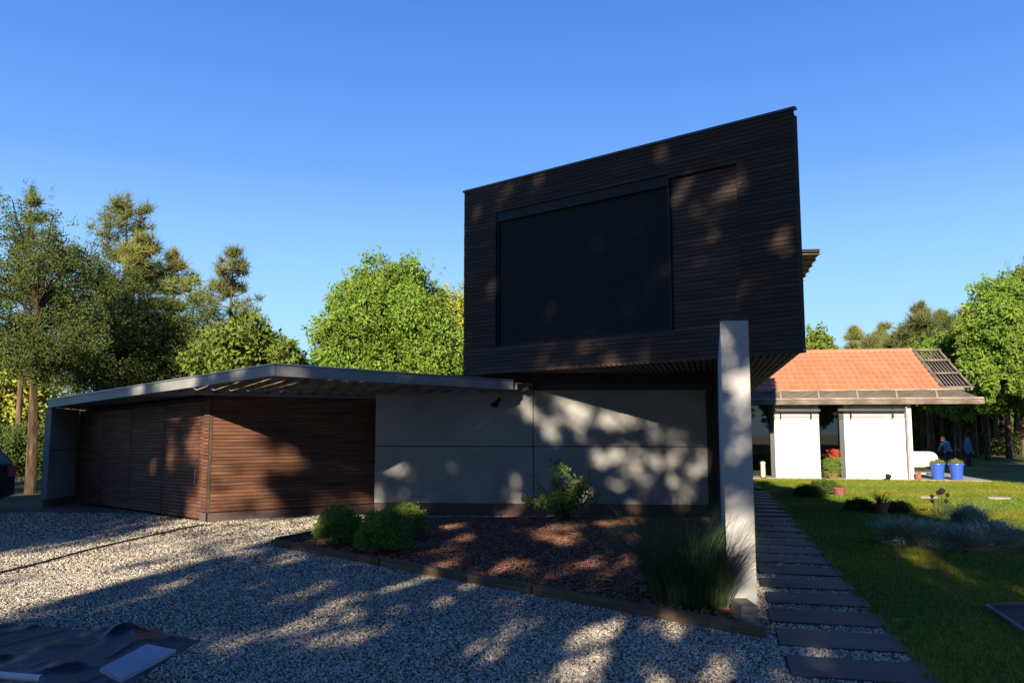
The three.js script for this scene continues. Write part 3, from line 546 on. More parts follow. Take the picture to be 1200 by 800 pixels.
// broad-leaved tree: lobes of leaf clumps round limbs; o.hc crown centre height, o.r radii
function leafTree(o) {
  seed = o.seed; const t = thing(o.name, P(o.x, 0, o.z), o.label, o.category ?? 'tree', o.group);
  const [rx, ry, rz] = o.r, lobes = [], K = o.lobes ?? 26;
  for (let i = 0; i < K; i++) {
    const y = 1 - 2 * (i + .5) / K, a = i * 2.39996 + R(-.4, .4), q = Math.sqrt(1 - y * y), f = R(.5, .84) * (o.ragged ? R(.8, 1.15) : 1);
    lobes.push([V(Math.cos(a) * q * rx * f, o.hc + y * ry * f, Math.sin(a) * q * rz * f), R(.26, .42) * (rx + ry + rz) / 3 * (o.lobeScale ?? 1)]);
  }
  lobes.push([V(0, o.hc, 0), Math.min(rx, ry) * .5]);
  const tr = o.trunk ?? .16, lean = V(R(-.25, .25), 0, R(-.25, .25)), geos = [tube([V(0, -.05, 0), V(lean.x * .3, o.hc * .35, lean.z * .3), V(lean.x, o.hc * .75, lean.z), V(lean.x * 1.2, o.hc + ry * .6, lean.z)], tr, tr * .2, 8, 7)];
  for (const [c, r] of lobes) {
    const h = Math.max(o.hc * .35, Math.min(o.hc, c.y - .6 * Math.hypot(c.x, c.z))), s = V(lean.x * h / o.hc, h, lean.z * h / o.hc), mid = s.clone().lerp(c, .5).add(V(0, R(.05, .3), 0));
    geos.push(tube([s, mid, c, c.clone().add(c.clone().sub(mid).normalize().multiplyScalar(r * .7))], tr * .3, .012, 5, 4));
  }
  const items = [], per = o.n / lobes.length;
  for (const [c, r] of lobes) {
    for (let i = 0; i < per; i++) {
      const d = V(gauss(), gauss(), gauss()).normalize(), q = r * Math.pow(rnd(), .45) * R(.85, 1.18), p = c.clone().addScaledVector(d, q);
      if (p.y < (o.minY ?? .3)) continue;
      if (o.keep && rnd() > o.keep(p.x + o.x, p.y, o.z - p.z)) continue;
      const col = tint(o.vary ?? .25);
      items.push([randomTurn(new THREE.Matrix4(), p, o.size * R(.7, 1.3)), col]);
    }
  }
  for (let i = 0; i < (o.sprigs ?? 0); i++) { const a = R(0, 6.28), e = R(.1, 1.4), d = V(Math.cos(a) * Math.cos(e) * rx, Math.sin(e) * ry, Math.sin(a) * Math.cos(e) * rz); for (let k = 0; k < 4; k++) items.push([randomTurn(new THREE.Matrix4(), V(0, o.hc, 0).addScaledVector(d, .88 + .08 * k).add(V(R(-.05, .05), 0, R(-.05, .05))), o.size * R(.45, .7)), tint(.2)]); }
  return finishTree(t, geos, items, o.geo ?? geoLeaf, o.mat, o.bark ?? M.bark);
}
// pine: whorls of branches, needle tufts towards their tips; bare: share of the height without branches
function pineTree(o) {
  seed = o.seed; const t = thing(o.name ?? 'pine_tree', P(o.x, 0, o.z), o.label, o.category ?? 'tree', o.group), geos = [], items = [];
  const lean = R(-.02, .02) * o.h; geos.push(tube([V(0, -.05, 0), V(lean * .3, o.h * .4, 0), V(lean, o.h, 0)], o.trunk ?? .13, .015, 8, 6));
  const bare = o.bare ?? .25;
  for (let y = o.h * bare; y < o.h * .97; y += R(.32, .52) * (o.gap ?? 1)) {
    const f = (o.h - y) / (o.h * (1 - bare)), L = o.spread * (o.round ? Math.sqrt(Math.max(.05, 1 - Math.pow(2 * (1 - f) - .85, 2))) : .18 + .82 * f) , n = Math.floor(R(3, 6));
    for (let k = 0; k < n; k++) {
      const a = R(0, 6.28), l = L * R(.6, 1.15), rise = R(.1, .55) * l, b = V(lean * y / o.h, y, 0), e = b.clone().add(V(Math.cos(a) * l, rise, Math.sin(a) * l));
      geos.push(tube([b, b.clone().lerp(e, .5).add(V(0, -.06 * l, 0)), e], .028, .008, 3, 3));
      const m = Math.max(3, Math.round(l * (o.dense ?? 5)));
      for (let i = 0; i < m; i++) { const q = Math.pow(R(.06, 1), .6), p = b.clone().lerp(e, q).add(V(gauss() * .2 * l, gauss() * .1 * l + .06, gauss() * .2 * l)); if (o.keep && rnd() > o.keep(p.x + o.x, p.y, o.z - p.z)) continue; items.push([randomTurn(new THREE.Matrix4(), p, o.size * R(.7, 1.25), .6), tint(.28, .2)]); }
    }
  }
  for (let i = 0; i < 5; i++) items.push([randomTurn(new THREE.Matrix4(), V(lean, o.h - .05 - i * .12, 0), o.size * (.6 + .1 * i), .3), tint(.2)]);
  return finishTree(t, geos, items, o.geo ?? geoNeedle, o.mat, o.bark ?? M.barkPale);
}
const px2 = (px, z) => (px - 600) / FOCAL * z, top2 = (py, z) => EYE + (500 - py) / FOCAL * z;
// --- behind the garage wing
leafTree({ seed: 1001, name: 'garden_tree', label: 'dark thin leaved tree with pale trunk beside the left end of the garage', x: px2(43, 20), z: 20, hc: 4.6, r: [2.0, 2.9, 1.8], lobes: 34, n: 1900, size: .155, mat: M.leafOlive, trunk: .14, geo: geoSmall, ragged: 1, sprigs: 16, lobeScale: .75 });
leafTree({ seed: 1002, name: 'garden_tree', label: 'slender dark tree leaning beside the pale trunked tree', x: px2(88, 24), z: 24, hc: 4.6, r: [1.9, 3.0, 1.7], lobes: 30, n: 1500, size: .16, mat: M.leafOlive, trunk: .13, geo: geoSmall, ragged: 1, sprigs: 14, lobeScale: .8 });
pineTree({ seed: 1003, label: 'tallest scots pine rising behind the dark thin leaved tree', x: px2(24, 32), z: 32, h: top2(212, 32), spread: 1.9, size: .42, mat: M.pineMid, bare: .3, gap: 1.4, dense: 5 });
pineTree({ seed: 1004, label: 'tall pine with narrow round top above the golden young pines', x: px2(142, 32), z: 32, h: top2(222, 32), spread: 1.7, size: .42, mat: M.pineMid, bare: .45, gap: 1.25, dense: 6, round: 1 });
pineTree({ seed: 1005, label: 'golden green young pine with upright shoots behind the garage roof', x: px2(158, 26), z: 26, h: top2(272, 26), spread: 2.0, size: .36, mat: M.pineGold, bare: .15, geo: geoNeedle, dense: 12 });
pineTree({ seed: 1006, label: 'smaller golden green young pine next to the taller one', x: px2(200, 27), z: 27, h: top2(290, 27), spread: 1.7, size: .36, mat: M.pineGold, bare: .15, geo: geoNeedle, dense: 11 });
pineTree({ seed: 1007, label: 'sparse brownish pine top rising above the bright green shrubs', x: px2(264, 32), z: 32, h: top2(288, 32), spread: 1.35, size: .38, mat: M.pineMid, bare: .4, gap: 1.1, dense: 6, round: 1 });
leafTree({ seed: 1008, name: 'broad_tree', label: 'dark bushy tree with open twigs behind the middle of the garage roof', x: px2(212, 24), z: 24, hc: 3.7, r: [1.6, 2.1, 1.5], n: 1100, size: .17, mat: M.leafOlive, geo: geoSmall, ragged: 1, sprigs: 10 });
leafTree({ seed: 1009, name: 'broad_tree', label: 'fresh green bushy tree behind the garage roof near the sparse pine', x: px2(285, 23), z: 23, hc: 3.1, r: [1.5, 1.75, 1.4], n: 1600, size: .24, mat: M.leafMid, sprigs: 12, ragged: 1 });
leafTree({ seed: 1010, name: 'broad_tree', label: 'low bright green shrub tree at the edge of the sky gap', x: px2(325, 24.5), z: 24.5, hc: 2.9, r: [.85, 1.35, 1], n: 900, size: .22, mat: M.leafBright, sprigs: 14, ragged: 1, trunk: .08 });
leafTree({ seed: 1011, name: 'broad_tree', label: 'dark tree between the slender tree and the bushy tree', x: px2(140, 23), z: 23, hc: 3.6, r: [1.5, 2.1, 1.4], n: 950, size: .17, mat: M.leafOlive, geo: geoSmall, ragged: 1, sprigs: 10 });
leafTree({ seed: 1012, name: 'broad_tree', label: 'sunlit yellow green tree glimpsed low behind the pale trunk', x: px2(-5, 42), z: 42, hc: 3.2, r: [3.6, 3, 2.5], n: 1500, size: .4, mat: M.leafYellow });
leafTree({ seed: 1013, name: 'broad_tree', label: 'dark shrub at the foot of the pale trunked tree', x: px2(22, 22.5), z: 22.5, hc: .8, r: [1.6, .9, .9], n: 900, size: .2, mat: M.leafDark, geo: geoSmall, trunk: .05, category: 'shrub' });
// --- between the wing and the upper box
leafTree({ seed: 1021, name: 'broad_tree', label: 'large bright green round tree in full sun beside the upper box', x: px2(462, 27), z: 27, hc: 4.1, r: [2.55, 3.25, 2.4], lobes: 42, n: 9800, size: .18, mat: M.leafBright, sprigs: 26, geo: geoLeaf, lobeScale: .82, trunk: .22 });
leafTree({ seed: 1022, name: 'broad_tree', label: 'lighter twiggy tree tucked between the round tree and the upper box', x: px2(540, 29), z: 29, hc: 4.2, r: [1.35, 2.5, 1.4], n: 1500, size: .24, mat: M.leafYellow, sprigs: 14, ragged: 1, bark: M.barkPale });
leafTree({ seed: 1023, name: 'broad_tree', label: 'small green tree at the left foot of the round bright tree', x: px2(392, 25.5), z: 25.5, hc: 2.8, r: [.95, 1.2, 1], n: 900, size: .24, mat: M.leafBright, sprigs: 8, trunk: .08 });
// --- right background
leafTree({ seed: 1031, name: 'broad_tree', label: 'green round tree top showing over the tiled ridge beside the dark box', x: px2(958, 42), z: 42, hc: 4.4, r: [1.5, 2.3, 1.5], n: 1500, size: .34, mat: M.leafMid, sprigs: 8 });
const cones = [[1007, 382, 50, 1.3, 'pointed young pine over the ridge, the nearer to the dark box of a pair'], [1036, 379, 50, 1.4, 'pointed young pine over the ridge, the nearer to the terrace roof of a pair'], [1062, 384, 52, 1.2, 'small slim pine left of the tall pine group behind the terrace roof'], [1086, 352, 52, 1.7, 'tall dark pine behind the end of the tiled ridge'], [1108, 362, 54, 1.5, 'pine with twin shoots beside the tall dark pine'], [1021, 392, 47, 1.5, 'low broad pine filling the dip between the pair of pointed pines'], [1050, 390, 47, 1.5, 'low broad pine between the pointed pair and the small slim pine'], [1074, 378, 49, 1.5, 'dense pine leaning against the tall dark pine'], [1142, 354, 54, 1.6, 'pine rising just above the bright tree beside the terrace']];
cones.forEach(([px, py, z, sp, label], i) => pineTree({ seed: 1040 + i, label, x: px2(px, z), z, h: top2(py, z), spread: sp * 1.25, size: .42, gap: .75, mat: i < 2 ? M.pineGold : M.pineMid, bare: .08, geo: geoNeedle, dense: 11, group: 'pines behind the tiled house' }));
leafTree({ seed: 1051, name: 'broad_tree', label: 'large leafy tree with spreading bright crown right of the terrace', x: px2(1216, 31), z: 31, hc: 4.6, r: [3.1, 3.0, 2.6], lobes: 44, n: 9800, size: .19, mat: M.leafBright, sprigs: 24, geo: geoLeafB, lobeScale: .8, trunk: .24, minY: 2.2 });
leafTree({ seed: 1052, name: 'broad_tree', label: 'yellow green tree directly behind the open terrace roof', x: px2(1118, 36), z: 36, hc: 3.9, r: [2.4, 1.9, 2], lobes: 30, n: 4600, size: .22, mat: M.leafBright, sprigs: 10, geo: geoLeafB, minY: 2.0 });
leafTree({ seed: 1053, name: 'broad_tree', label: 'tall tree with airy top behind the spreading bright tree', x: px2(1207, 36), z: 36, hc: 6.2, r: [1.7, 2.9, 1.7], lobes: 30, n: 3200, size: .24, mat: M.leafMid, sprigs: 22, ragged: 1, minY: 2.4 });
// forest beyond the lawn: trunks one can tell apart
{
  const spots = [[1078, 44], [1088, 40], [1094, 48], [1101, 43], [1112, 46], [1121, 40], [1128, 50], [1138, 42], [1147, 47], [1153, 39], [1162, 45], [1171, 51], [1178, 41], [1188, 47], [1196, 43], [1208, 40], [890, 46], [1072, 50]];
  let first;
  spots.forEach(([px, z], i) => {
    if (!first) { first = pineTree({ seed: 1080, name: 'forest_tree', label: 'slim forest tree with bare trunk in the shade beyond the lawn', group: 'forest trees beyond the lawn', x: px2(px, z), z, h: 7.6, spread: 2.2, size: .55, mat: M.pineDark, bare: .42, dense: 5, trunk: .14, bark: M.bark }); return; }
    seed = 1100 + i; const c = first.clone(); c.name = numbered('forest_tree'); c.position.copy(P(px2(px, z), 0, z)); c.rotation.y = R(0, 6.28); c.scale.set(R(.8, 1.5), R(.75, 1.0), R(.8, 1.5)); scene.add(c);
  });
}
{ // far wood and undergrowth, one mass each
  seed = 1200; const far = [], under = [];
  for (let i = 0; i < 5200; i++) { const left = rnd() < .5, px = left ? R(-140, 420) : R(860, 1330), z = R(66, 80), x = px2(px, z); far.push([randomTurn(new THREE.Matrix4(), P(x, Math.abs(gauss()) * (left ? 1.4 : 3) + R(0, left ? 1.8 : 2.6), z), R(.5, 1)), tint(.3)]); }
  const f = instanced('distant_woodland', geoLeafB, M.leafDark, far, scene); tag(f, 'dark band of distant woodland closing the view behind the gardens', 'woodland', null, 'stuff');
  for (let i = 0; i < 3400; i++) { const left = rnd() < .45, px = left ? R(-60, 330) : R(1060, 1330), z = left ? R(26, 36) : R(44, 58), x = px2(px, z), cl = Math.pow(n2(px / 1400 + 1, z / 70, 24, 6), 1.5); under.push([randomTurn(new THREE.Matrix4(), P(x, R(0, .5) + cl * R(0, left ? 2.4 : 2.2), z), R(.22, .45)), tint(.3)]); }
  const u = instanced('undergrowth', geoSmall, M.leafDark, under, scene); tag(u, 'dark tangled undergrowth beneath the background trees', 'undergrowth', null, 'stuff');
}

// --- trees behind the viewer whose shade lies over the house front; gaps in their crowns let the sun through
const uv = (p) => [p.x - SUN_A * -p.z, p.y + SUN_T * -p.z];
const gaps = [];
const gap = (p, pxr, pyr, k = 1, pad = .12) => { const [u, v] = uv(p), s = -p.z / FOCAL; gaps.push([u, v, pxr * s + pad, pyr * s + pad, k]); };
const gapGround = (px, py, pxr, pyr) => { const p = ground(px, py), [u, v] = uv(p), z = -p.z; gaps.push([u, v, pxr * z / FOCAL + .15, SUN_T * pyr * z * z / (EYE * FOCAL) * 1.15 + .13, .96]); };
for (const [x, y, a, b] of [[612, 474, 12, 14], [630, 495, 14, 11], [681, 483, 9, 12], [650, 480, 8, 12], [717, 492, 20, 12], [676, 507, 7, 8], [651, 516, 9, 8], [763, 501, 14, 10], [798, 506, 7, 6], [690, 537, 10, 15], [732, 540, 26, 20], [735, 561, 22, 20], [744, 582, 12, 10], [777, 546, 10, 10], [795, 524, 8, 12], [813, 540, 16, 16], [804, 555, 12, 12], [801, 582, 10, 9], [604, 564, 14, 12], [612, 579, 16, 10], [570, 561, 7, 14], [648, 549, 8, 6], [480, 565, 6, 8], [490, 556, 4, 7], [529, 555, 9, 9], [441, 581, 5, 4], [510, 594, 8, 6]]) gap(wallPx(x, y), a, b);
for (const [x, y, a, b] of [[865, 387, 11, 20], [870, 426, 7, 8], [862, 453, 9, 13], [873, 486, 8, 20], [868, 531, 13, 13], [870, 576, 13, 22], [868, 640, 12, 26], [872, 690, 14, 16]]) gap(onWall(x, y, fp(0, 0), fp(0, 1)), a * 1.05, b * 1.05, 1, .11);
for (const [x, y, a, b] of [[270, 496, 20, 14], [296, 528, 24, 14], [330, 536, 22, 12], [268, 545, 12, 20], [296, 566, 14, 10], [300, 590, 20, 8], [354, 568, 12, 10], [252, 520, 6, 50]]) gap(onWall(x, y, kC, kR), a, b);
for (const [x, y, a, b] of [[204, 483, 5, 7], [199, 530, 8, 18], [230, 483, 4, 7], [224, 519, 8, 16], [179, 546, 5, 8], [227, 597, 9, 15], [240, 540, 6, 50]]) gap(onWall(x, y, kC, kL), a, b);
for (const [x, y, a, b] of [[200, 450, 12, 9], [240, 444, 12, 9], [282, 437, 14, 9], [165, 456, 8, 6]]) gap(onWall(x, y, rfL, rfC), a, b);
for (const [x, y, a, b] of [[412, 715, 16, 6], [440, 732, 20, 8], [470, 720, 12, 5], [367, 722, 24, 8], [350, 700, 26, 6], [377, 695, 18, 5], [470, 690, 12, 5], [540, 696, 14, 4], [357, 655, 14, 4], [307, 657, 14, 5], [757, 745, 14, 13], [776, 743, 10, 10], [715, 746, 12, 8], [690, 785, 34, 12], [740, 790, 22, 10], [240, 692, 50, 7], [300, 745, 26, 6], [560, 770, 24, 7], [520, 650, 14, 4], [636, 675, 20, 14], [669, 636, 18, 7], [721, 655, 22, 12], [707, 669, 14, 8], [729, 614, 30, 4], [842, 727, 14, 5], [582, 667, 16, 10], [515, 627, 22, 5], [430, 605, 60, 8], [345, 618, 80, 12], [620, 606, 60, 3], [914, 688, 18, 5], [917, 673, 18, 4], [930, 628, 12, 3], [908, 727, 12, 5], [925, 790, 20, 6], [965, 645, 10, 4], [956, 625, 12, 4], [1058, 645, 28, 6], [1126, 682, 44, 11], [1180, 693, 20, 7], [1092, 668, 26, 6], [1010, 585, 40, 6]]) gapGround(x, y, a, b);
for (const [x, y, a, b] of [[824, 231, 8, 6], [826, 249, 8, 6], [855, 216, 6, 5], [704, 297, 7, 8], [650, 350, 9, 9], [684, 339, 6, 10], [615, 411, 6, 4], [633, 423, 10, 6], [690, 408, 10, 6], [762, 408, 15, 6], [715, 405, 8, 5]]) gap(onWall(x, y, bA, bB), a, b, .85);
for (const [x, y, z, a, b] of [[398, 612, 10.7, 16, 10], [470, 603, 11.1, 16, 9], [445, 618, 10, 12, 8], [668, 562, 13.8, 18, 14], [690, 575, 13.8, 10, 10]]) gap(atDepth(x, y, z), a, b);
for (const [x, y, a, b] of [[330, 500, 26, 8], [385, 505, 26, 10], [410, 530, 16, 8]]) gap(onWall(x, y, kC, kR), a, b);
for (const [x, y, a, b] of [[455, 545, 14, 8], [470, 515, 14, 8], [550, 470, 14, 6], [520, 505, 12, 6]]) gap(wallPx(x, y), a, b);
const bandEdge = ground(300, 640), [uLo] = uv(bandEdge), uHi = uv(ground(60, 655))[0];
const lawnEdge = [[1, 8.6], ...[[925, 571], [958, 584], [1000, 593], [1060, 602], [1120, 614], [1180, 625]].map(([x, y]) => uv(ground(x, y))), [9, 4.4], [30, 4.4]].sort((a, b) => a[0] - b[0]);
const edgeV = (u) => { const q = lawnEdge; let i = 0; while (i < q.length - 2 && q[i + 1][0] < u) i++; const t = (u - q[i][0]) / (q[i + 1][0] - q[i][0]); return q[i][1] + (q[i + 1][1] - q[i][1]) * t; };
const open = (x, y, z) => { // share of leaves kept
  const u = x - SUN_A * z, v = y + SUN_T * z;
  if (u > 2.2 && v > edgeV(u) + .2 * Math.sin(u * 7)) return 0;
  if (u > 1.72 && v > 8.7) return 0;
  if (u > uHi - .1 && u < uLo && (v < 5.2 || v > 9)) return .02;
  if (u > -11.5 && u < -4.9 && v > 9.8) return 0;
  let k = 1;
  for (const [a, b, r, q, s] of gaps) { const d = ((u - a) / r) ** 2 + ((v - b) / q) ** 2; const w = d * (.4 + .6 * n2(u * .11 + 5, v * .11 + 5, 40, 40) + .65 * n1(u * .11 + 5, v * .11 + 5, 90, 90)); if (w < 1) k = Math.min(k, Math.max(1 - s, n3(u * .11 + 5, v * .11 + 5, 66, 66) > .76 ? .8 : 0)); }
  // the crowns are thinner in places: irregular small gaps
  const f = n1(u * .1 + 9, v * .1 + 9, 44, 58) * .6 + n3(u * .1 + 9, v * .1 + 9, 90, 120) * .4;
  if (v > 7 && u > -5 && u < 1.6) k = Math.min(k, f > .575 ? .04 : f > .53 ? .4 : 1);
  else if (v < 5 && u > -6 && u < 1) { const g = n1(u * .1 + 9, v * .1 + 9, 46, 26) * .6 + n3(u * .1 + 9, v * .1 + 9, 96, 60) * .4; k = Math.min(k, g > .515 ? .02 : g > .475 ? .35 : 1); }
  else if (v < 7 && u > -5 && u < .6) k = Math.min(k, f > .6 ? .2 : 1);
  return k;
};
const shadeTree = (i, x, z, hc, r, n, label) => leafTree({ seed: 1300 + i, name: 'shade_tree', label, group: 'trees outside the view shading the house front', x, z, hc, r, lobes: 44, n: n * 1.75, size: .15, mat: M.leafShade, geo: geoShade, trunk: .15, keep: open, lobeScale: 1.05 });
shadeTree(0, -2.42, -8.5, 10.4, [3.9, 6.3, 1.6], 10500, 'tall leafy tree outside the view casting dappled shade on the upper box');
shadeTree(1, -6.7, -9.5, 10, [3.3, 6.0, 1.6], 8500, 'leafy tree outside the view casting dappled shade on the grey panel wall');
shadeTree(2, -14, -9, 7.8, [3.7, 5.0, 1.8], 7000, 'leafy tree outside the view casting shade on the garage doors');
shadeTree(3, -21.6, -9, 7.6, [4.4, 4.8, 2], 6000, 'leafy tree outside the view casting shade on the pale trunked tree');
shadeTree(4, 2.3, -8.5, 7.3, [4.6, 4.2, 1.6], 8500, 'lower leafy tree outside the view casting shade on the near lawn');
shadeTree(5, -3.6, -7.5, 5.3, [4.6, 1.9, 1.3], 4200, 'low spreading tree outside the view casting shade on the near gravel');
leafTree({ seed: 1320, name: 'shade_tree', label: 'leafy tree outside the view casting shade on the far lawn by the terrace', group: 'trees outside the view shading the house front', x: 14.6, z: 12, hc: 6.2, r: [3.2, 3.0, 2.5], n: 3200, size: .42, mat: M.leafShade, geo: geoShade, trunk: .25 });
[[6, 7], [15, 6.2], [-3, 6.6], [24, 7.4]].forEach(([x, h], i) => leafTree({ seed: 1340 + i, name: 'shade_tree', label: 'broad tree outside the view, mirrored in the windows of the tiled house', group: 'trees outside the view mirrored in the windows', x, z: -30 - i, hc: h, r: [5, h * .85, 3], n: 2200, size: .7, mat: M.leafShade, geo: geoShade, trunk: .3 }));
// ---------------------------------------------------------------- planting
function bush(name, label, category, p, r, h, n, mat, geo, size, group) {
  const t = thing(name, p, label, category, group), items = [], stems = [];
  for (let i = 0; i < n; i++) { const a = R(0, 6.28), e = Math.asin(R(-.35, 1)), q = Math.pow(rnd(), .3) * R(.88, 1.1); const bump = 1 + .12 * Math.sin(a * 3 + e * 4); items.push([randomTurn(new THREE.Matrix4(), V(Math.cos(a) * Math.cos(e) * r * q * bump, h * .45 + Math.sin(e) * h * .55 * q * bump, Math.sin(a) * Math.cos(e) * r * q * bump), size * R(.7, 1.3)), tint(.25)]); }
  for (let i = 0; i < 9; i++) { const a = R(0, 6.28); stems.push(tube([V(0, -.03, 0), V(Math.cos(a) * r * .3, h * .3, Math.sin(a) * r * .3), V(Math.cos(a) * r * .7, h * .65, Math.sin(a) * r * .7)], .012, .004, 3, 4)); }
  part('stems', mergeGeometries(stems), M.bark, t); instanced('foliage', geo, mat, items, t); return t;
}
seed = 1501;
M.box = leafMat(.13, .20, .028, .2);
const onBed = (px, py) => ground(px, py, .05);
bush('round_shrub', 'round clipped shrub by the point of the mulch bed', 'shrub', onBed(396, 640), .27, .47, 900, M.box, geoSmall, .075, 'clipped shrubs in the mulch bed');
bush('round_shrub', 'largest round clipped shrub against the timber edging', 'shrub', onBed(450, 649), .31, .5, 1100, M.box, geoSmall, .075, 'clipped shrubs in the mulch bed');
bush('round_shrub', 'round clipped shrub behind the largest one, further from the edging', 'shrub', onBed(471, 633), .28, .48, 900, M.box, geoSmall, .075, 'clipped shrubs in the mulch bed');
{ // airy shrub in front of the grey wall
  const t = thing('leafy_shrub', onBed(662, 611), 'airy light green shrub in front of the grey panel wall', 'shrub'), items = [], st = [];
  for (let i = 0; i < 20; i++) { const a = R(0, 6.28), l = R(.15, .58), hh = R(.35, .95), e = V(Math.cos(a) * l, hh, Math.sin(a) * l * .6); st.push(tube([V(0, -.03, 0), V(e.x * .4, hh * .55, e.z * .4), e], .01, .003, 4, 4)); for (let k = 0; k < 6; k++) items.push([randomTurn(new THREE.Matrix4(), V(e.x * .5, hh * .5, e.z * .5).lerp(e, R(.1, 1.1)).add(V(R(-.08, .08), R(-.05, .05), R(-.08, .08))), R(.07, .12)), tint(.25)]); }
  part('stems', mergeGeometries(st), M.bark, t); instanced('foliage', geoLeaf, leafMat(.16, .25, .035), items, t);
}
function bladeStrip(b, d, len, w, droop, seg = 4) { // arching grass blade as geometry arrays
  const out = [], side = V(-d.z, 0, d.x).multiplyScalar(w / 2); let prev;
  for (let i = 0; i <= seg; i++) { const t = i / seg, p = b.clone().add(V(d.x * len * t * (.25 + .75 * t * droop), len * t * (1 - .45 * droop * t * t), d.z * len * t * (.25 + .75 * t * droop))), s = side.clone().multiplyScalar(1 - t * .95); const l = p.clone().add(s), r = p.clone().sub(s); if (prev) for (const q of [prev[0], prev[1], r, prev[0], r, l]) out.push(q.x, q.y, q.z); prev = [l, r]; }
  return out;
}
function tuft(n, r, l0, l1, w, d0, d1) { const pos = []; for (let i = 0; i < n; i++) { const a = R(0, 6.28), q = Math.sqrt(rnd()) * r; pos.push(...bladeStrip(V(Math.cos(a) * q, -.02, Math.sin(a) * q), V(Math.cos(a + R(-.6, .6)), 0, Math.sin(a + R(-.6, .6))), R(l0, l1), w * R(.7, 1.2), R(d0, d1))); } const g = new THREE.BufferGeometry(); g.setAttribute('position', new THREE.Float32BufferAttribute(pos, 3)); g.setAttribute('uv', new THREE.Float32BufferAttribute(new Float32Array(pos.length / 3 * 2), 2)); g.computeVertexNormals(); return g; }
seed = 1550;
{
  const t = thing('ornamental_grass', onBed(812, 706), 'large dark clump of arching ornamental grass beside the fin wall', 'grass clump');
  part('blades', tuft(1700, .34, .6, 1.18, .008, .15, 1), leafMat(.05, .085, .03, .2), t); part('dry_blades', tuft(110, .3, .6, 1.2, .007, .3, 1.1), leafMat(.2, .17, .08, .2), t);
}
// ---- lawn border
const potMat = std({ color: C(.36, .12, .06), map: mottleTex, roughness: .85 }), soil = std({ color: C(.05, .035, .025), roughness: 1 });
const potGeo = (r, h) => new THREE.LatheGeometry([[0, 0], [r * .72, 0], [r * .74, .01], [r * .92, h * .8], [r, h * .8], [r * 1.02, h], [r * .9, h], [r * .86, h * .86], [0, h * .85]].map((a) => new THREE.Vector2(...a)), 28);
{
  seed = 1601;
  const lav = leafMat(.32, .345, .24, .0);
  for (const [px, py, r, h, label] of [[1062, 640, .36, .5, 'grey green cushion shrub at the path end of the border'], [1098, 643, .34, .44, 'grey green cushion shrub in the middle of the border'], [1136, 646, .33, .42, 'grey green cushion shrub above the reddish border board'], [1170, 641, .36, .46, 'grey green cushion shrub at the far end of the border'], [1137, 622, .3, .55, 'taller silvery cushion shrub behind the others in the border']]) {
    const t = thing('cushion_shrub', ground(px, py), label, 'shrub', 'grey cushion shrubs in the lawn border');
    part('foliage', tuft(650, r * .6, h * .6, h * 1.15, .012, .3, .9), lav, t); 
    const core = []; for (let i = 0; i < 260; i++) { const a = R(0, 6.28), e = R(0, 1.5), q = R(.5, .85); core.push([randomTurn(new THREE.Matrix4(), V(Math.cos(a) * Math.cos(e) * r * q, Math.sin(e) * h * q * .8, Math.sin(a) * Math.cos(e) * r * q), R(.06, .1)), tint(.2)]); }
    instanced('inner_foliage', geoSmall, lav, core, t);
  }
  const board1 = beam(V(-.35, .06, 0), V(.35, .04, -.05), .05, .13); const p = ground(1166, 650);
  solo('border_board', board1.translate(p.x, 0, p.z), wood(C(.3, .12, .06)), 'reddish timber board edging the cushion shrub border', 'board');
  const a = thing('allium_plant', ground(1102, 607), 'dark purple ball flowers on tall stems behind the cushion shrubs', 'flower');
  const dark = std({ color: C(.016, .008, .014), roughness: .9 }), stem = leafMat(.08, .13, .03, .1);
  for (const [dx, h, dz, r] of [[.06, .47, 0, .055], [-.13, .38, .02, .034], [.17, .4, -.03, .034], [.1, .3, .05, .035], [-.14, .3, .04, .035], [.02, .44, -.04, .04]]) {
    part('stem', bar(V(dx * .5, 0, dz), V(dx, h, dz), .006, 5), stem, a);
    const f = new THREE.IcosahedronGeometry(r, 2), q = f.attributes.position; for (let i = 0; i < q.count; i++) { const v = V(q.getX(i), q.getY(i), q.getZ(i)); const k = 1 + .16 * Math.sin(v.x * 190) * Math.cos(v.y * 170 + v.z * 150); q.setXYZ(i, v.x * k + dx, v.y * k + h, v.z * k + dz); } f.computeVertexNormals(); part('flower_head', f, dark, a);
  }
  part('leaves', tuft(26, .08, .15, .3, .03, .2, .8), stem, a);
}
{
  seed = 1640;
  const p = thing('spiky_potted_plant', ground(1033, 603), 'spiky leaved plant in a small terracotta pot on the lawn border', 'potted plant');
  part('pot', potGeo(.14, .2), potMat, p); part('soil', new THREE.CircleGeometry(.12, 20).rotateX(-Math.PI / 2).translate(0, .172, 0), soil, p);
  part('leaves', tuft(46, .06, .25, .46, .022, .15, .8).translate(0, .17, 0), leafMat(.09, .12, .05, .1), p);
  const mk = (px, py, r, h, label) => bush('low_plant', label, 'plant', ground(px, py), r, h, 420, M.leafDark, geoSmall, .07, 'low dark plants in the lawn border');
  mk(1008, 600, .26, .22, 'low dark plant on the path side of the terracotta pot'); mk(1054, 602, .24, .2, 'low dark plant between the terracotta pot and the cushion shrubs'); mk(950, 583, .35, .26, 'low dark plant nearest the path beside the pink pot'); mk(968, 580, .35, .34, 'taller dark plant touching the pink pot');
  const q = thing('pink_pot', ground(984, 581), 'faded pink round pot beside low dark plants on the lawn', 'pot'); part('pot_body', potGeo(.15, .2), std({ color: C(.3, .09, .085), map: mottleTex, roughness: .8 }), q); part('soil', new THREE.CircleGeometry(.13, 20).rotateX(-Math.PI / 2).translate(0, .172, 0), soil, q);
}
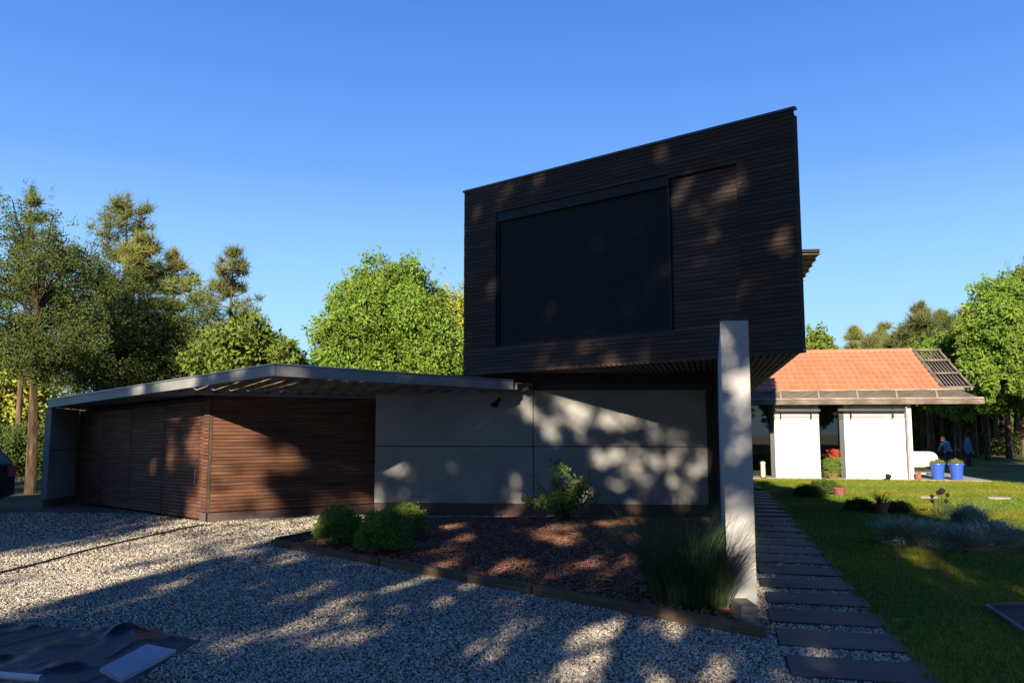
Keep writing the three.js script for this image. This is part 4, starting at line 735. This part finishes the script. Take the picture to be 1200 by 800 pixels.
for (const [px, py, w, label] of [[1090, 584.5, .42, 'pale flat stepping stone on the lawn near the ball flowers'], [1171, 585.5, .5, 'pale flat stepping stone on the lawn beyond the silvery cushion shrub']]) {
  const g = new THREE.CylinderGeometry(w / 2, w / 2 + .01, .05, 9), q = g.attributes.position; for (let i = 0; i < q.count; i++) q.setZ(i, q.getZ(i) * .75); g.computeVertexNormals(); const p = ground(px, py);
  solo('stepping_stone', g.translate(p.x, .03, p.z), std({ color: C(.5, .46, .4), map: mottleTex, roughness: .9, flatShading: true }), label, 'stepping stone');
}
const raisedBed = [ground(1157, 716), ground(1290, 709), ground(1400, 770), ground(1254, 782)].map((v) => [v.x, -v.z]);
{ // raised bed corner by the path
  const t = thing('raised_bed', ground(1215, 735), 'timber framed bed of dark soil at the near edge of the lawn', 'raised bed'), o = t.position.clone().negate();
  const c = [ground(1157, 716), ground(1290, 709), ground(1400, 770), ground(1254, 782)];
  c.forEach((a, i) => { const b = c[(i + 1) % 4].clone(); const g = beam(a.clone().setY(.03), b.setY(.03).lerp(a.clone().setY(.03), .01), .035, .06); part('frame_board', g.translate(o.x, 0, o.z), M.greyWood[i % 3], t); });
  part('soil', flat(c.map((v) => [v.x, -v.z]).reverse(), .03).translate(o.x, 0, o.z), soil, t);
}
// ---- terrace things
const onTerrace = (px, py) => { const p = ground(px, py); p.y = .046; return p; };
{
  seed = 1701;
  const blue = new THREE.MeshPhysicalMaterial({ color: C(.035, .09, .42), roughness: .35, clearcoat: .4, clearcoatRoughness: .3 });
  for (const [px, label] of [[1097.5, 'tall cobalt blue pot beside the white bench'], [1119.5, 'tall cobalt blue pot at the outer edge of the terrace']]) {
    const s = sOf(px, -.3), t = thing('blue_pot', to3(tp(s, -.3), .046), label, 'pot', 'blue pots on the terrace'); t.scale.setScalar(.91);
    part('pot_body', new THREE.LatheGeometry([[0, 0], [.155, 0], [.165, .012], [.215, .46], [.235, .47], [.238, .52], [.215, .52], [.2, .47], [0, .46]].map((a) => new THREE.Vector2(...a)), 32), blue, t);
    const it = []; for (let i = 0; i < 150; i++) { const a = R(0, 6.28), q = R(0, .22); it.push([randomTurn(new THREE.Matrix4(), V(Math.cos(a) * q, .5 + R(0, .13) * (1.2 - q * 3), Math.sin(a) * q), R(.04, .08)), tint(.25)]); } instanced('foliage', geoSmall, leafMat(.17, .2, .06, .2), it, t);
  }
  const s = sOf(1084, .35), b = thing('white_bench', to3(tp(s, .5), .046), 'white garden bench with rounded back beside the blue pots', 'bench'); b.rotation.y = Math.atan2(tw[1], tw[0]);
  const wm = std({ color: C(.72, .68, .6), roughness: .6 });
  const sh = new THREE.Shape(); sh.moveTo(-.62, 0); sh.lineTo(.45, 0); sh.lineTo(.45, .18); sh.quadraticCurveTo(.43, .36, .22, .38); sh.lineTo(-.62, .38); sh.closePath();
  const bk = new THREE.ExtrudeGeometry(sh, { depth: .04, bevelEnabled: true, bevelSize: .012, bevelThickness: .012, bevelSegments: 2 }); bk.translate(0, .4, -.25); part('backrest', bk, wm, b);
  for (let i = 0; i < 5; i++) part('seat_slat', uvBox(1.06, .03, .085).translate(-.085, .36, -.17 + i * .1), wm, b);
  for (const [x, z] of [[-.55, -.2], [-.55, .22], [.38, -.2], [.38, .22]]) part('leg', uvBox(.045, .345, .045).translate(x, .172, z), wm, b);
  part('stretcher', uvBox(.9, .03, .03).translate(-.085, .14, .22), wm, b);
  const f = thing('terracotta_flower_pot', to3(tp(sOf(1075, -.2), -.15), .046), 'small terracotta pot with yellow green plant at the wall end', 'potted plant');
  part('pot', potGeo(.1, .16), potMat, f); part('leaves', tuft(60, .06, .1, .24, .016, .3, .9).translate(0, .12, 0), leafMat(.22, .2, .04), f);
}
{ // planter with red flowers in front of the narrow window
  seed = 1720; const s = sOf(975, -.25), t = thing('red_flower_planter', to3(tp(s, -.2), .036), 'planter of red flowers over green leaves before the narrow window', 'potted plant');
  part('pot', potGeo(.16, .16), potMat, t); const it = [], fl = [];
  for (let i = 0; i < 260; i++) { const a = R(0, 6.28), q = R(0, .26), y = R(.06, .62); it.push([randomTurn(new THREE.Matrix4(), V(Math.cos(a) * q, y, Math.sin(a) * q), R(.05, .09)), tint(.25)]); }
  for (let i = 0; i < 70; i++) { const a = R(0, 6.28), q = R(0, .2); fl.push([randomTurn(new THREE.Matrix4(), V(.06 + Math.cos(a) * q, R(.58, .86), Math.sin(a) * q), R(.035, .065)), tint(.2)]); }
  instanced('foliage', geoSmall, leafMat(.16, .24, .04), it, t); instanced('flowers', geoSmall, leafMat(.55, .09, .04, .15), fl, t);
  const p = thing('garden_light', to3(tp(sOf(893.5, -.3), -.3), .036), 'short pale bollard light before the wide dark window', 'bollard light'); const pm = std({ color: C(.5, .45, .33), roughness: .6 });
  part('post', new THREE.CylinderGeometry(.07, .07, .42, 18).translate(0, .24, 0), pm, p); part('cap', new THREE.CylinderGeometry(.05, .085, .05, 18).translate(0, .475, 0), pm, p); part('foot', new THREE.CylinderGeometry(.09, .09, .03, 18).translate(0, .015, 0), M.metal, p);
  const g = thing('ground_spotlight', to3(tp(sOf(1038, -.5), -.5), 0), 'small black ground spotlight on the lawn by the white wall', 'spotlight'); part('base', new THREE.CylinderGeometry(.08, .09, .06, 14).translate(0, .03, 0), M.black, g); part('lamp_head', new THREE.CylinderGeometry(.09, .06, .12, 14).rotateX(.6).translate(.03, .11, 0), M.black, g);
}
// ---- two people in the shade beyond the terrace
function person(label, pos, turn, joints, bones, head, cloth) {
  const t = thing('person', pos, label, 'person', 'people beyond the terrace'); t.rotation.y = turn;
  const Rz = 40, mc = new MarchingCubes(Rz, new THREE.MeshBasicMaterial(), false, false, 60000), sc = .8, cy = .66; mc.isolation = 0;
  const sm = (a, b, k) => { const h = Math.max(k - Math.abs(a - b), 0) / k; return Math.min(a, b) - h * h * k / 4; };
  const dist = (p) => { let d = 9; for (const [a, b] of bones) { const A = joints[a], B = joints[b], ab = V(B[0] - A[0], B[1] - A[1], B[2] - A[2]), ap = V(p.x - A[0], p.y - A[1], p.z - A[2]), h = Math.max(0, Math.min(1, ap.dot(ab) / ab.lengthSq())); d = sm(d, ap.addScaledVector(ab, -h).length() - (A[3] + (B[3] - A[3]) * h), .05); } return d; };
  for (let k = 0; k < Rz; k++) for (let j = 0; j < Rz; j++) for (let i = 0; i < Rz; i++) { const f = (q) => (q - Rz / 2) / (Rz / 2) * sc; mc.field[i + j * Rz + k * Rz * Rz] = -dist(V(f(i), f(j) + cy, f(k))); }
  mc.update(); const n = mc.count ?? 0, g = new THREE.BufferGeometry(), pos3 = new Float32Array(n * 3), col = new Float32Array(n * 3);
  for (let i = 0; i < n; i++) { const x = mc.positionArray[i * 3] * sc, y = mc.positionArray[i * 3 + 1] * sc + cy, z = mc.positionArray[i * 3 + 2] * sc; pos3.set([x, y, z], i * 3); col.set(cloth(x, y, z), i * 3); }
  g.setAttribute('position', new THREE.BufferAttribute(pos3, 3)); g.setAttribute('normal', new THREE.BufferAttribute(mc.normalArray.slice(0, n * 3), 3)); g.setAttribute('color', new THREE.BufferAttribute(col, 3));
  g.computeVertexNormals(); part('body', g, std({ vertexColors: true, roughness: .9 }), t);
  const hr = new THREE.SphereGeometry(.1, 18, 12, 0, 6.3, 0, 1.75); hr.scale(1, 1.08, 1.05); hr.translate(head[0], head[1] + .02, head[2] - .012); part('hair', hr, std({ color: C(.05, .03, .02), roughness: .9 }), t); return t;
}
{
  const skin = [.4, .22, .15], blue = [.06, .14, .38], pale = [.14, .2, .34], dark = [.03, .03, .04];
  const stand = { hd: [0, 1.16, .01, .088], nk: [0, 1.04, 0, .045], ch: [0, .92, 0, .11], hp: [0, .66, 0, .115], sl: [-.15, .97, 0, .05], el: [-.2, .76, .02, .038], wl: [-.17, .58, .08, .03], hl: [-.17, .51, .1, .032], sr: [.15, .97, 0, .05], er: [.2, .76, .02, .038], wr: [.18, .58, .08, .03], hr: [.18, .51, .1, .032], kl: [-.08, .36, .02, .058], al: [-.08, .07, 0, .04], tl: [-.08, .035, .12, .035], kr: [.08, .36, .02, .058], ar: [.09, .07, 0, .04], tr: [.09, .035, .12, .035], ul: [-.07, .62, 0, .08], ur: [.07, .62, 0, .08] };
  const bones = [['hd', 'hd'], ['hd', 'nk'], ['nk', 'ch'], ['ch', 'hp'], ['sl', 'sr'], ['sl', 'el'], ['el', 'wl'], ['wl', 'hl'], ['sr', 'er'], ['er', 'wr'], ['wr', 'hr'], ['ul', 'kl'], ['kl', 'al'], ['al', 'tl'], ['ur', 'kr'], ['kr', 'ar'], ['ar', 'tr']].filter(([a, b]) => a !== b);
  const wear = (top) => (x, y) => y > 1.03 ? skin : y > .58 && Math.abs(x) < .24 ? top : y > .12 && Math.abs(x) < .16 ? dark : y < .12 ? [.05, .04, .04] : skin;
  const zP = 33, p2 = P(px2(1130, zP), 0, zP);
  person('person in a blue top standing in the shade behind the outer blue pot', p2, .5, stand, bones, [0, 1.16, .01], wear(blue));
  const bend = JSON.parse(JSON.stringify(stand)); Object.assign(bend, { hd: [0, 1.08, .3, .088], nk: [0, 1.0, .22, .045], ch: [0, .9, .14, .115], sl: [-.15, .94, .17, .05], sr: [.15, .94, .17, .05], el: [-.2, .74, .26, .038], wl: [-.14, .6, .4, .03], hl: [-.13, .56, .46, .032], er: [.2, .74, .26, .038], wr: [.14, .6, .4, .03], hr: [.13, .56, .46, .032] });
  person('person in a pale blue top leaning forward behind the white bench', P(px2(1108, zP), 0, zP), -1.2, bend, bones, [0, 1.08, .3], wear(pale));
}
// ---- dark car whose tail reaches into view
{
  const t = thing('parked_car', P(-9.78, 0, 15.2), 'tail of a dark car parked beside the garage doors', 'car');
  const body = std({ color: C(.012, .013, .018), roughness: .25, metalness: .3 });
  const side = [[0, .34], [.0, .62], [-.06, .84], [-.12, .92], [-.55, 1.36], [-1.0, 1.46], [-2.1, 1.45], [-2.9, .98], [-3.9, .86], [-4.1, .6], [-4.1, .3], [-3.7, .22], [-.3, .22]];
  const sh = new THREE.Shape(side.map((a) => new THREE.Vector2(...a))), g = new THREE.ExtrudeGeometry(sh, { depth: 1.5, bevelEnabled: true, bevelSize: .09, bevelThickness: .12, bevelSegments: 4 }); g.translate(-.1, 0, -.75); part('body', g, body, t);
  const gl = new THREE.Shape([[-.62, 1.3], [-.22, .95], [-2.75, .98], [-2.05, 1.37], [-1, 1.38]].map((a) => new THREE.Vector2(...a))); for (const z of [.87, -.93]) part('side_window', new THREE.ExtrudeGeometry(gl, { depth: .02, bevelEnabled: false }).translate(-.1, 0, z), std({ color: C(.01, .012, .014), roughness: .08 }), t);
  for (const x of [-.85, -3.3]) for (const z of [-.78, .78]) { const w = part('wheel', new THREE.TorusGeometry(.24, .1, 12, 28).translate(x - .1, .33, z), M.black, t); part('rim', new THREE.CylinderGeometry(.17, .17, .1, 20).rotateX(Math.PI / 2).translate(x - .1, .33, z), M.zinc, w); }
  for (const z of [-.68, .68]) part('tail_light', uvBox(.05, .2, .22).translate(-.02, .74, z), new THREE.MeshPhysicalMaterial({ color: C(.4, .05, .05), roughness: .2, clearcoat: 1 }), t);
  part('number_plate', uvBox(.02, .11, .5).translate(.0, .5, 0), std({ color: C(.5, .5, .48), roughness: .5 }), t);
}
// ---- tarpaulin heap on the gravel
{
  seed = 1801;
  const org = ground(60, 790), t = thing('black_tarpaulin', org, 'crumpled black tarpaulin lying on the gravel', 'tarpaulin');
  const out = [[-90, 742], [0, 735], [70, 737], [130, 744], [160, 745], [182, 737], [196, 746], [238, 752], [205, 770], [160, 800], [120, 830], [-90, 830]].map(([x, y]) => ground(x, y)).map((p) => new THREE.Vector2(p.x, -p.z));
  const inside = (x, y) => { let c = false; for (let i = 0, j = out.length - 1; i < out.length; j = i++) { const a = out[i], b = out[j]; if ((a.y > y) !== (b.y > y) && x < (b.x - a.x) * (y - a.y) / (b.y - a.y) + a.x) c = !c; } return c; };
  const edgeD = (x, y) => { let d = 9; for (let i = 0, j = out.length - 1; i < out.length; j = i++) { const a = out[j], b = out[i], ab = b.clone().sub(a), ap = new THREE.Vector2(x, y).sub(a), h = Math.max(0, Math.min(1, ap.dot(ab) / ab.lengthSq())); d = Math.min(d, ap.addScaledVector(ab, -h).length()); } return d; };
  const x0 = Math.min(...out.map((v) => v.x)), x1 = Math.max(...out.map((v) => v.x)), y0 = Math.min(...out.map((v) => v.y)), y1 = Math.max(...out.map((v) => v.y)), st = .022, nx = Math.ceil((x1 - x0) / st), ny = Math.ceil((y1 - y0) / st), pos = [], idx = [], id = {};
  const ridge = ground(150, 757), ht = (x, y) => { const e = Math.min(1, edgeD(x, y) / .16), a = Math.abs(Math.sin(x * 3.1 + y * 2.2 + 1.5 * Math.sin(y * 1.7))), b = Math.abs(Math.sin(x * 7 - y * 4.3 + Math.sin(x * 5))), r = Math.exp(-(((x - ridge.x) * .8 + (y + ridge.z) * .6) ** 2) / .02 - ((x - ridge.x) ** 2) / .2); const cr = Math.abs(n1(x * .35 + 7, y * .35 + 7, 9, 5) - .5) + .6 * Math.abs(n2(x * .35 + 7, y * .35 + 7, 22, 14) - .5); return .012 + e * (.03 + .03 * (1 - a) ** 3 + .02 * (1 - b) ** 3 + .07 * r + .13 * Math.max(0, .28 - cr)); };
  for (let j = 0; j <= ny; j++) for (let i = 0; i <= nx; i++) { const x = x0 + i * st, y = y0 + j * st; if (inside(x, y)) { id[i + '_' + j] = pos.length / 3; pos.push(x - org.x, ht(x, y), -y - org.z); } }
  for (let j = 0; j < ny; j++) for (let i = 0; i < nx; i++) { const a = id[i + '_' + j], b = id[(i + 1) + '_' + j], c = id[(i + 1) + '_' + (j + 1)], d = id[i + '_' + (j + 1)]; if (a !== undefined && b !== undefined && c !== undefined) idx.push(a, b, c); if (a !== undefined && c !== undefined && d !== undefined) idx.push(a, c, d); }
  const g = new THREE.BufferGeometry(); g.setAttribute('position', new THREE.Float32BufferAttribute(pos, 3)); g.setAttribute('uv', new THREE.Float32BufferAttribute(pos.filter((_, i) => i % 3 !== 1), 2)); g.setIndex(idx); g.computeVertexNormals();
  part('sheet', g, new THREE.MeshPhysicalMaterial({ color: C(.007, .0072, .009), roughness: .42, specularIntensity: .45, bumpMap: fineBump, bumpScale: .002 }), t);
  const c = [[172, 757], [206, 764], [141, 799], [116, 786]].map(([x, y]) => ground(x, y, .17)), bd = prism(c.map((v) => [v.x, -v.z]), .165, .185);
  solo('insulation_board', bd, std({ color: C(.34, .37, .45), map: mottleTex, roughness: .7 }), 'pale blue grey board lying on the black tarpaulin', 'board');
  const a = ground(-60, 786, .2), b = ground(48, 795, .2); solo('pale_pipe', bar(a, b, .02, 12), std({ color: C(.45, .47, .5), roughness: .4 }), 'pale plastic pipe resting on the black tarpaulin', 'pipe');
}
{ const pts = [[-30, 681], [40, 664], [110, 645], [170, 631], [215, 621], [238, 617]].map(([x, y]) => ground(x, y).add(V(0, .03, 0))); solo('garden_cable', tube(pts, .013, .011, 40, 6), std({ color: C(.03, .03, .032), roughness: .7 }), 'thin dark cable running over the gravel to the garage corner', 'cable'); }

// ---------------------------------------------------------------- loose cover: stones, chips, blades
const poly = (pts) => (x, y) => { let c = false; for (let i = 0, j = pts.length - 1; i < pts.length; j = i++) { const a = pts[i], b = pts[j]; if ((a[1] > y) !== (b[1] > y) && x < (b[0] - a[0]) * (y - a[1]) / (b[1] - a[1]) + a[0]) c = !c; } return c; };
{
  seed = 1901; const inBed = poly(bedPts), items = [], g = new THREE.IcosahedronGeometry(1, 0), q = g.attributes.position;
  const warp = {}; for (let i = 0; i < q.count; i++) { const k = [q.getX(i), q.getY(i), q.getZ(i)].map((v) => v.toFixed(3)).join(); const w = warp[k] ??= R(.72, 1.2); q.setXYZ(i, q.getX(i) * w, q.getY(i) * w * .72, q.getZ(i) * w); } g.computeVertexNormals();
  const wallSide = (x, z) => { const t = (x - kC[0]) * rn[0] + (z - kC[1]) * rn[1] > .02, d = (x - kC[0]) * dn[0] + (z - kC[1]) * dn[1] > .03; return (t || d) && z < gA[1] - .02 - .069 * (x - gA[0]); };
  const bands = [[4.6, 6.5, 4600], [6.5, 9, 3000], [9, 12, 1500], [12, 17.4, 650]];
  for (const [z0, z1, den] of bands) {
    const w = .82 * z1 + .6, n = (z1 - z0) * 2 * w * den;
    for (let i = 0; i < n; i++) {
      const z = R(z0, z1), x = R(-w, w); if (Math.abs(x) > .8 * z + .5 || x > pathR(z) - .01 || inBed(x, z) || !wallSide(x, z)) continue;
      if (x > pathL(z) - .05 && rnd() > .012 && slabs.some(([o, ac, di, w, d]) => { const a = (x - o[0]) * ac[0] + (z - o[1]) * ac[1], b = (x - o[0]) * di[0] + (z - o[1]) * di[1]; return a > -.015 && a < w + .015 && b > -.005 && b < d + .005; })) continue;
      const s = R(.0058, .0108) * (z > 9 ? 1.25 : 1) * (z > 12 ? 1.2 : 1), t = rnd(), v = 1.0 * (t < .35 ? R(.1, .22) : t < .85 ? R(.22, .42) : R(.42, .6)), wm = R(0, .14);
      items.push([new THREE.Matrix4().compose(P(x, s * .35 + (x > pathL(z) ? .008 : .004), z), new THREE.Quaternion().setFromEuler(new THREE.Euler(R(-.6, .6), R(0, 6.28), R(-.6, .6))), V(s * R(.8, 1.4), s, s * R(.8, 1.2))), C(v * 1.04, v * (.96 - wm * .4), v * (.82 - wm))]);
    }
  }
  const m = instanced('gravel', g, std({ color: 0xffffff, roughness: .9 }), items, scene); tag(m, 'loose pale grey gravel covering the driveway and the path gaps', 'gravel', null, 'stuff');
}
{
  seed = 1931; const inBed = poly(bedPts), items = [], g = new THREE.BoxGeometry(1, .22, .36);
  for (let i = 0; i < 46000; i++) { const x = R(-3.3, 3.6), z = R(6.2, 13.8); if (!inBed(x, z)) continue; const s = R(.018, .05), v = R(.5, 1.5); items.push([new THREE.Matrix4().compose(P(x, .052 + R(0, .025), z), new THREE.Quaternion().setFromEuler(new THREE.Euler(R(-.5, .5), R(0, 6.28), R(-.5, .5))), V(s, s, s)), C(.2 * v, .1 * v * R(.85, 1.1), .06 * v * R(.8, 1.2))]); }
  const m = instanced('bark_chips', g, std({ color: 0xffffff, roughness: .95 }), items, scene); tag(m, 'reddish brown bark chips covering the planting bed', 'mulch', null, 'stuff');
}
{
  const inRaised = poly(raisedBed); seed = 1951; const items = [], pos = []; for (let i = 0; i < 9; i++) { const a = R(0, 6.28), q = R(0, .035); pos.push(...bladeStrip(V(Math.cos(a) * q, 0, Math.sin(a) * q), V(Math.cos(a * 2), 0, Math.sin(a * 2)), R(.5, 1), .075, R(.1, .7), 2)); }
  const g = new THREE.BufferGeometry(); g.setAttribute('position', new THREE.Float32BufferAttribute(pos.map((v, i) => v), 3)); g.computeVertexNormals();
  for (const [z0, z1, n, h] of [[4.2, 9, 50000, .05], [9, 15, 72000, .055], [15, 26, 80000, .065]]) for (let i = 0; i < n; i++) { const z = Math.sqrt(R(z0 * z0, z1 * z1)), x = R(pathR(z) - .04, .8 * z + .7); if (x < pathR(z) + (rnd() < .5 ? .05 : -.03)) continue; const q = (x - tO[0]) * td[0] + (z - tO[1]) * td[1]; if (q > -.4 || inRaised(x, z)) continue; const s = h * R(.6, 1.3), dry = fbm(n1, x / 9 + 3, z / 9 + 3, 6, 3), k = R(.7, 1.25); items.push([new THREE.Matrix4().compose(P(x, .002, z), new THREE.Quaternion().setFromEuler(new THREE.Euler(0, R(0, 6.28), 0)), V(s * 1.6, s, s * 1.6)), C(k * (.8 + 2.6 * Math.max(0, dry - .46)), k * (1 + .5 * Math.max(0, dry - .5)), k * .9)]); }
  const m = instanced('lawn_grass', g, leafMat(.165, .205, .025, 0), items, scene); tag(m, 'short green grass of the lawn beside the path', 'grass', null, 'stuff');
}
{ // a scatter of fallen leaves on the drive, the bed and the lawn
  seed = 1971; const items = [], g = clumpGeo(1, 1, .55, 1972);
  for (let i = 0; i < 420; i++) { const z = R(4.8, 14), x = R(-.64, .66) * z; if (z > 13 && x < 3.6) continue; const s = R(.025, .055), v = R(.6, 1.3); items.push([new THREE.Matrix4().compose(P(x, .055 + (x > pathR(z) ? .01 : -.035), z), new THREE.Quaternion().setFromEuler(new THREE.Euler(Math.PI / 2 + R(-.5, .5), R(-.4, .4), R(0, 6.28))), V(s, s, s)), C(.2 * v, .11 * v, .045 * v)]); }
  const m = instanced('fallen_leaves', g, std({ color: 0xffffff, roughness: .9 }), items, scene); tag(m, 'scattered dry brown leaves fallen on gravel and lawn', 'leaves', null, 'stuff');
}
renderer.render(scene, camera);
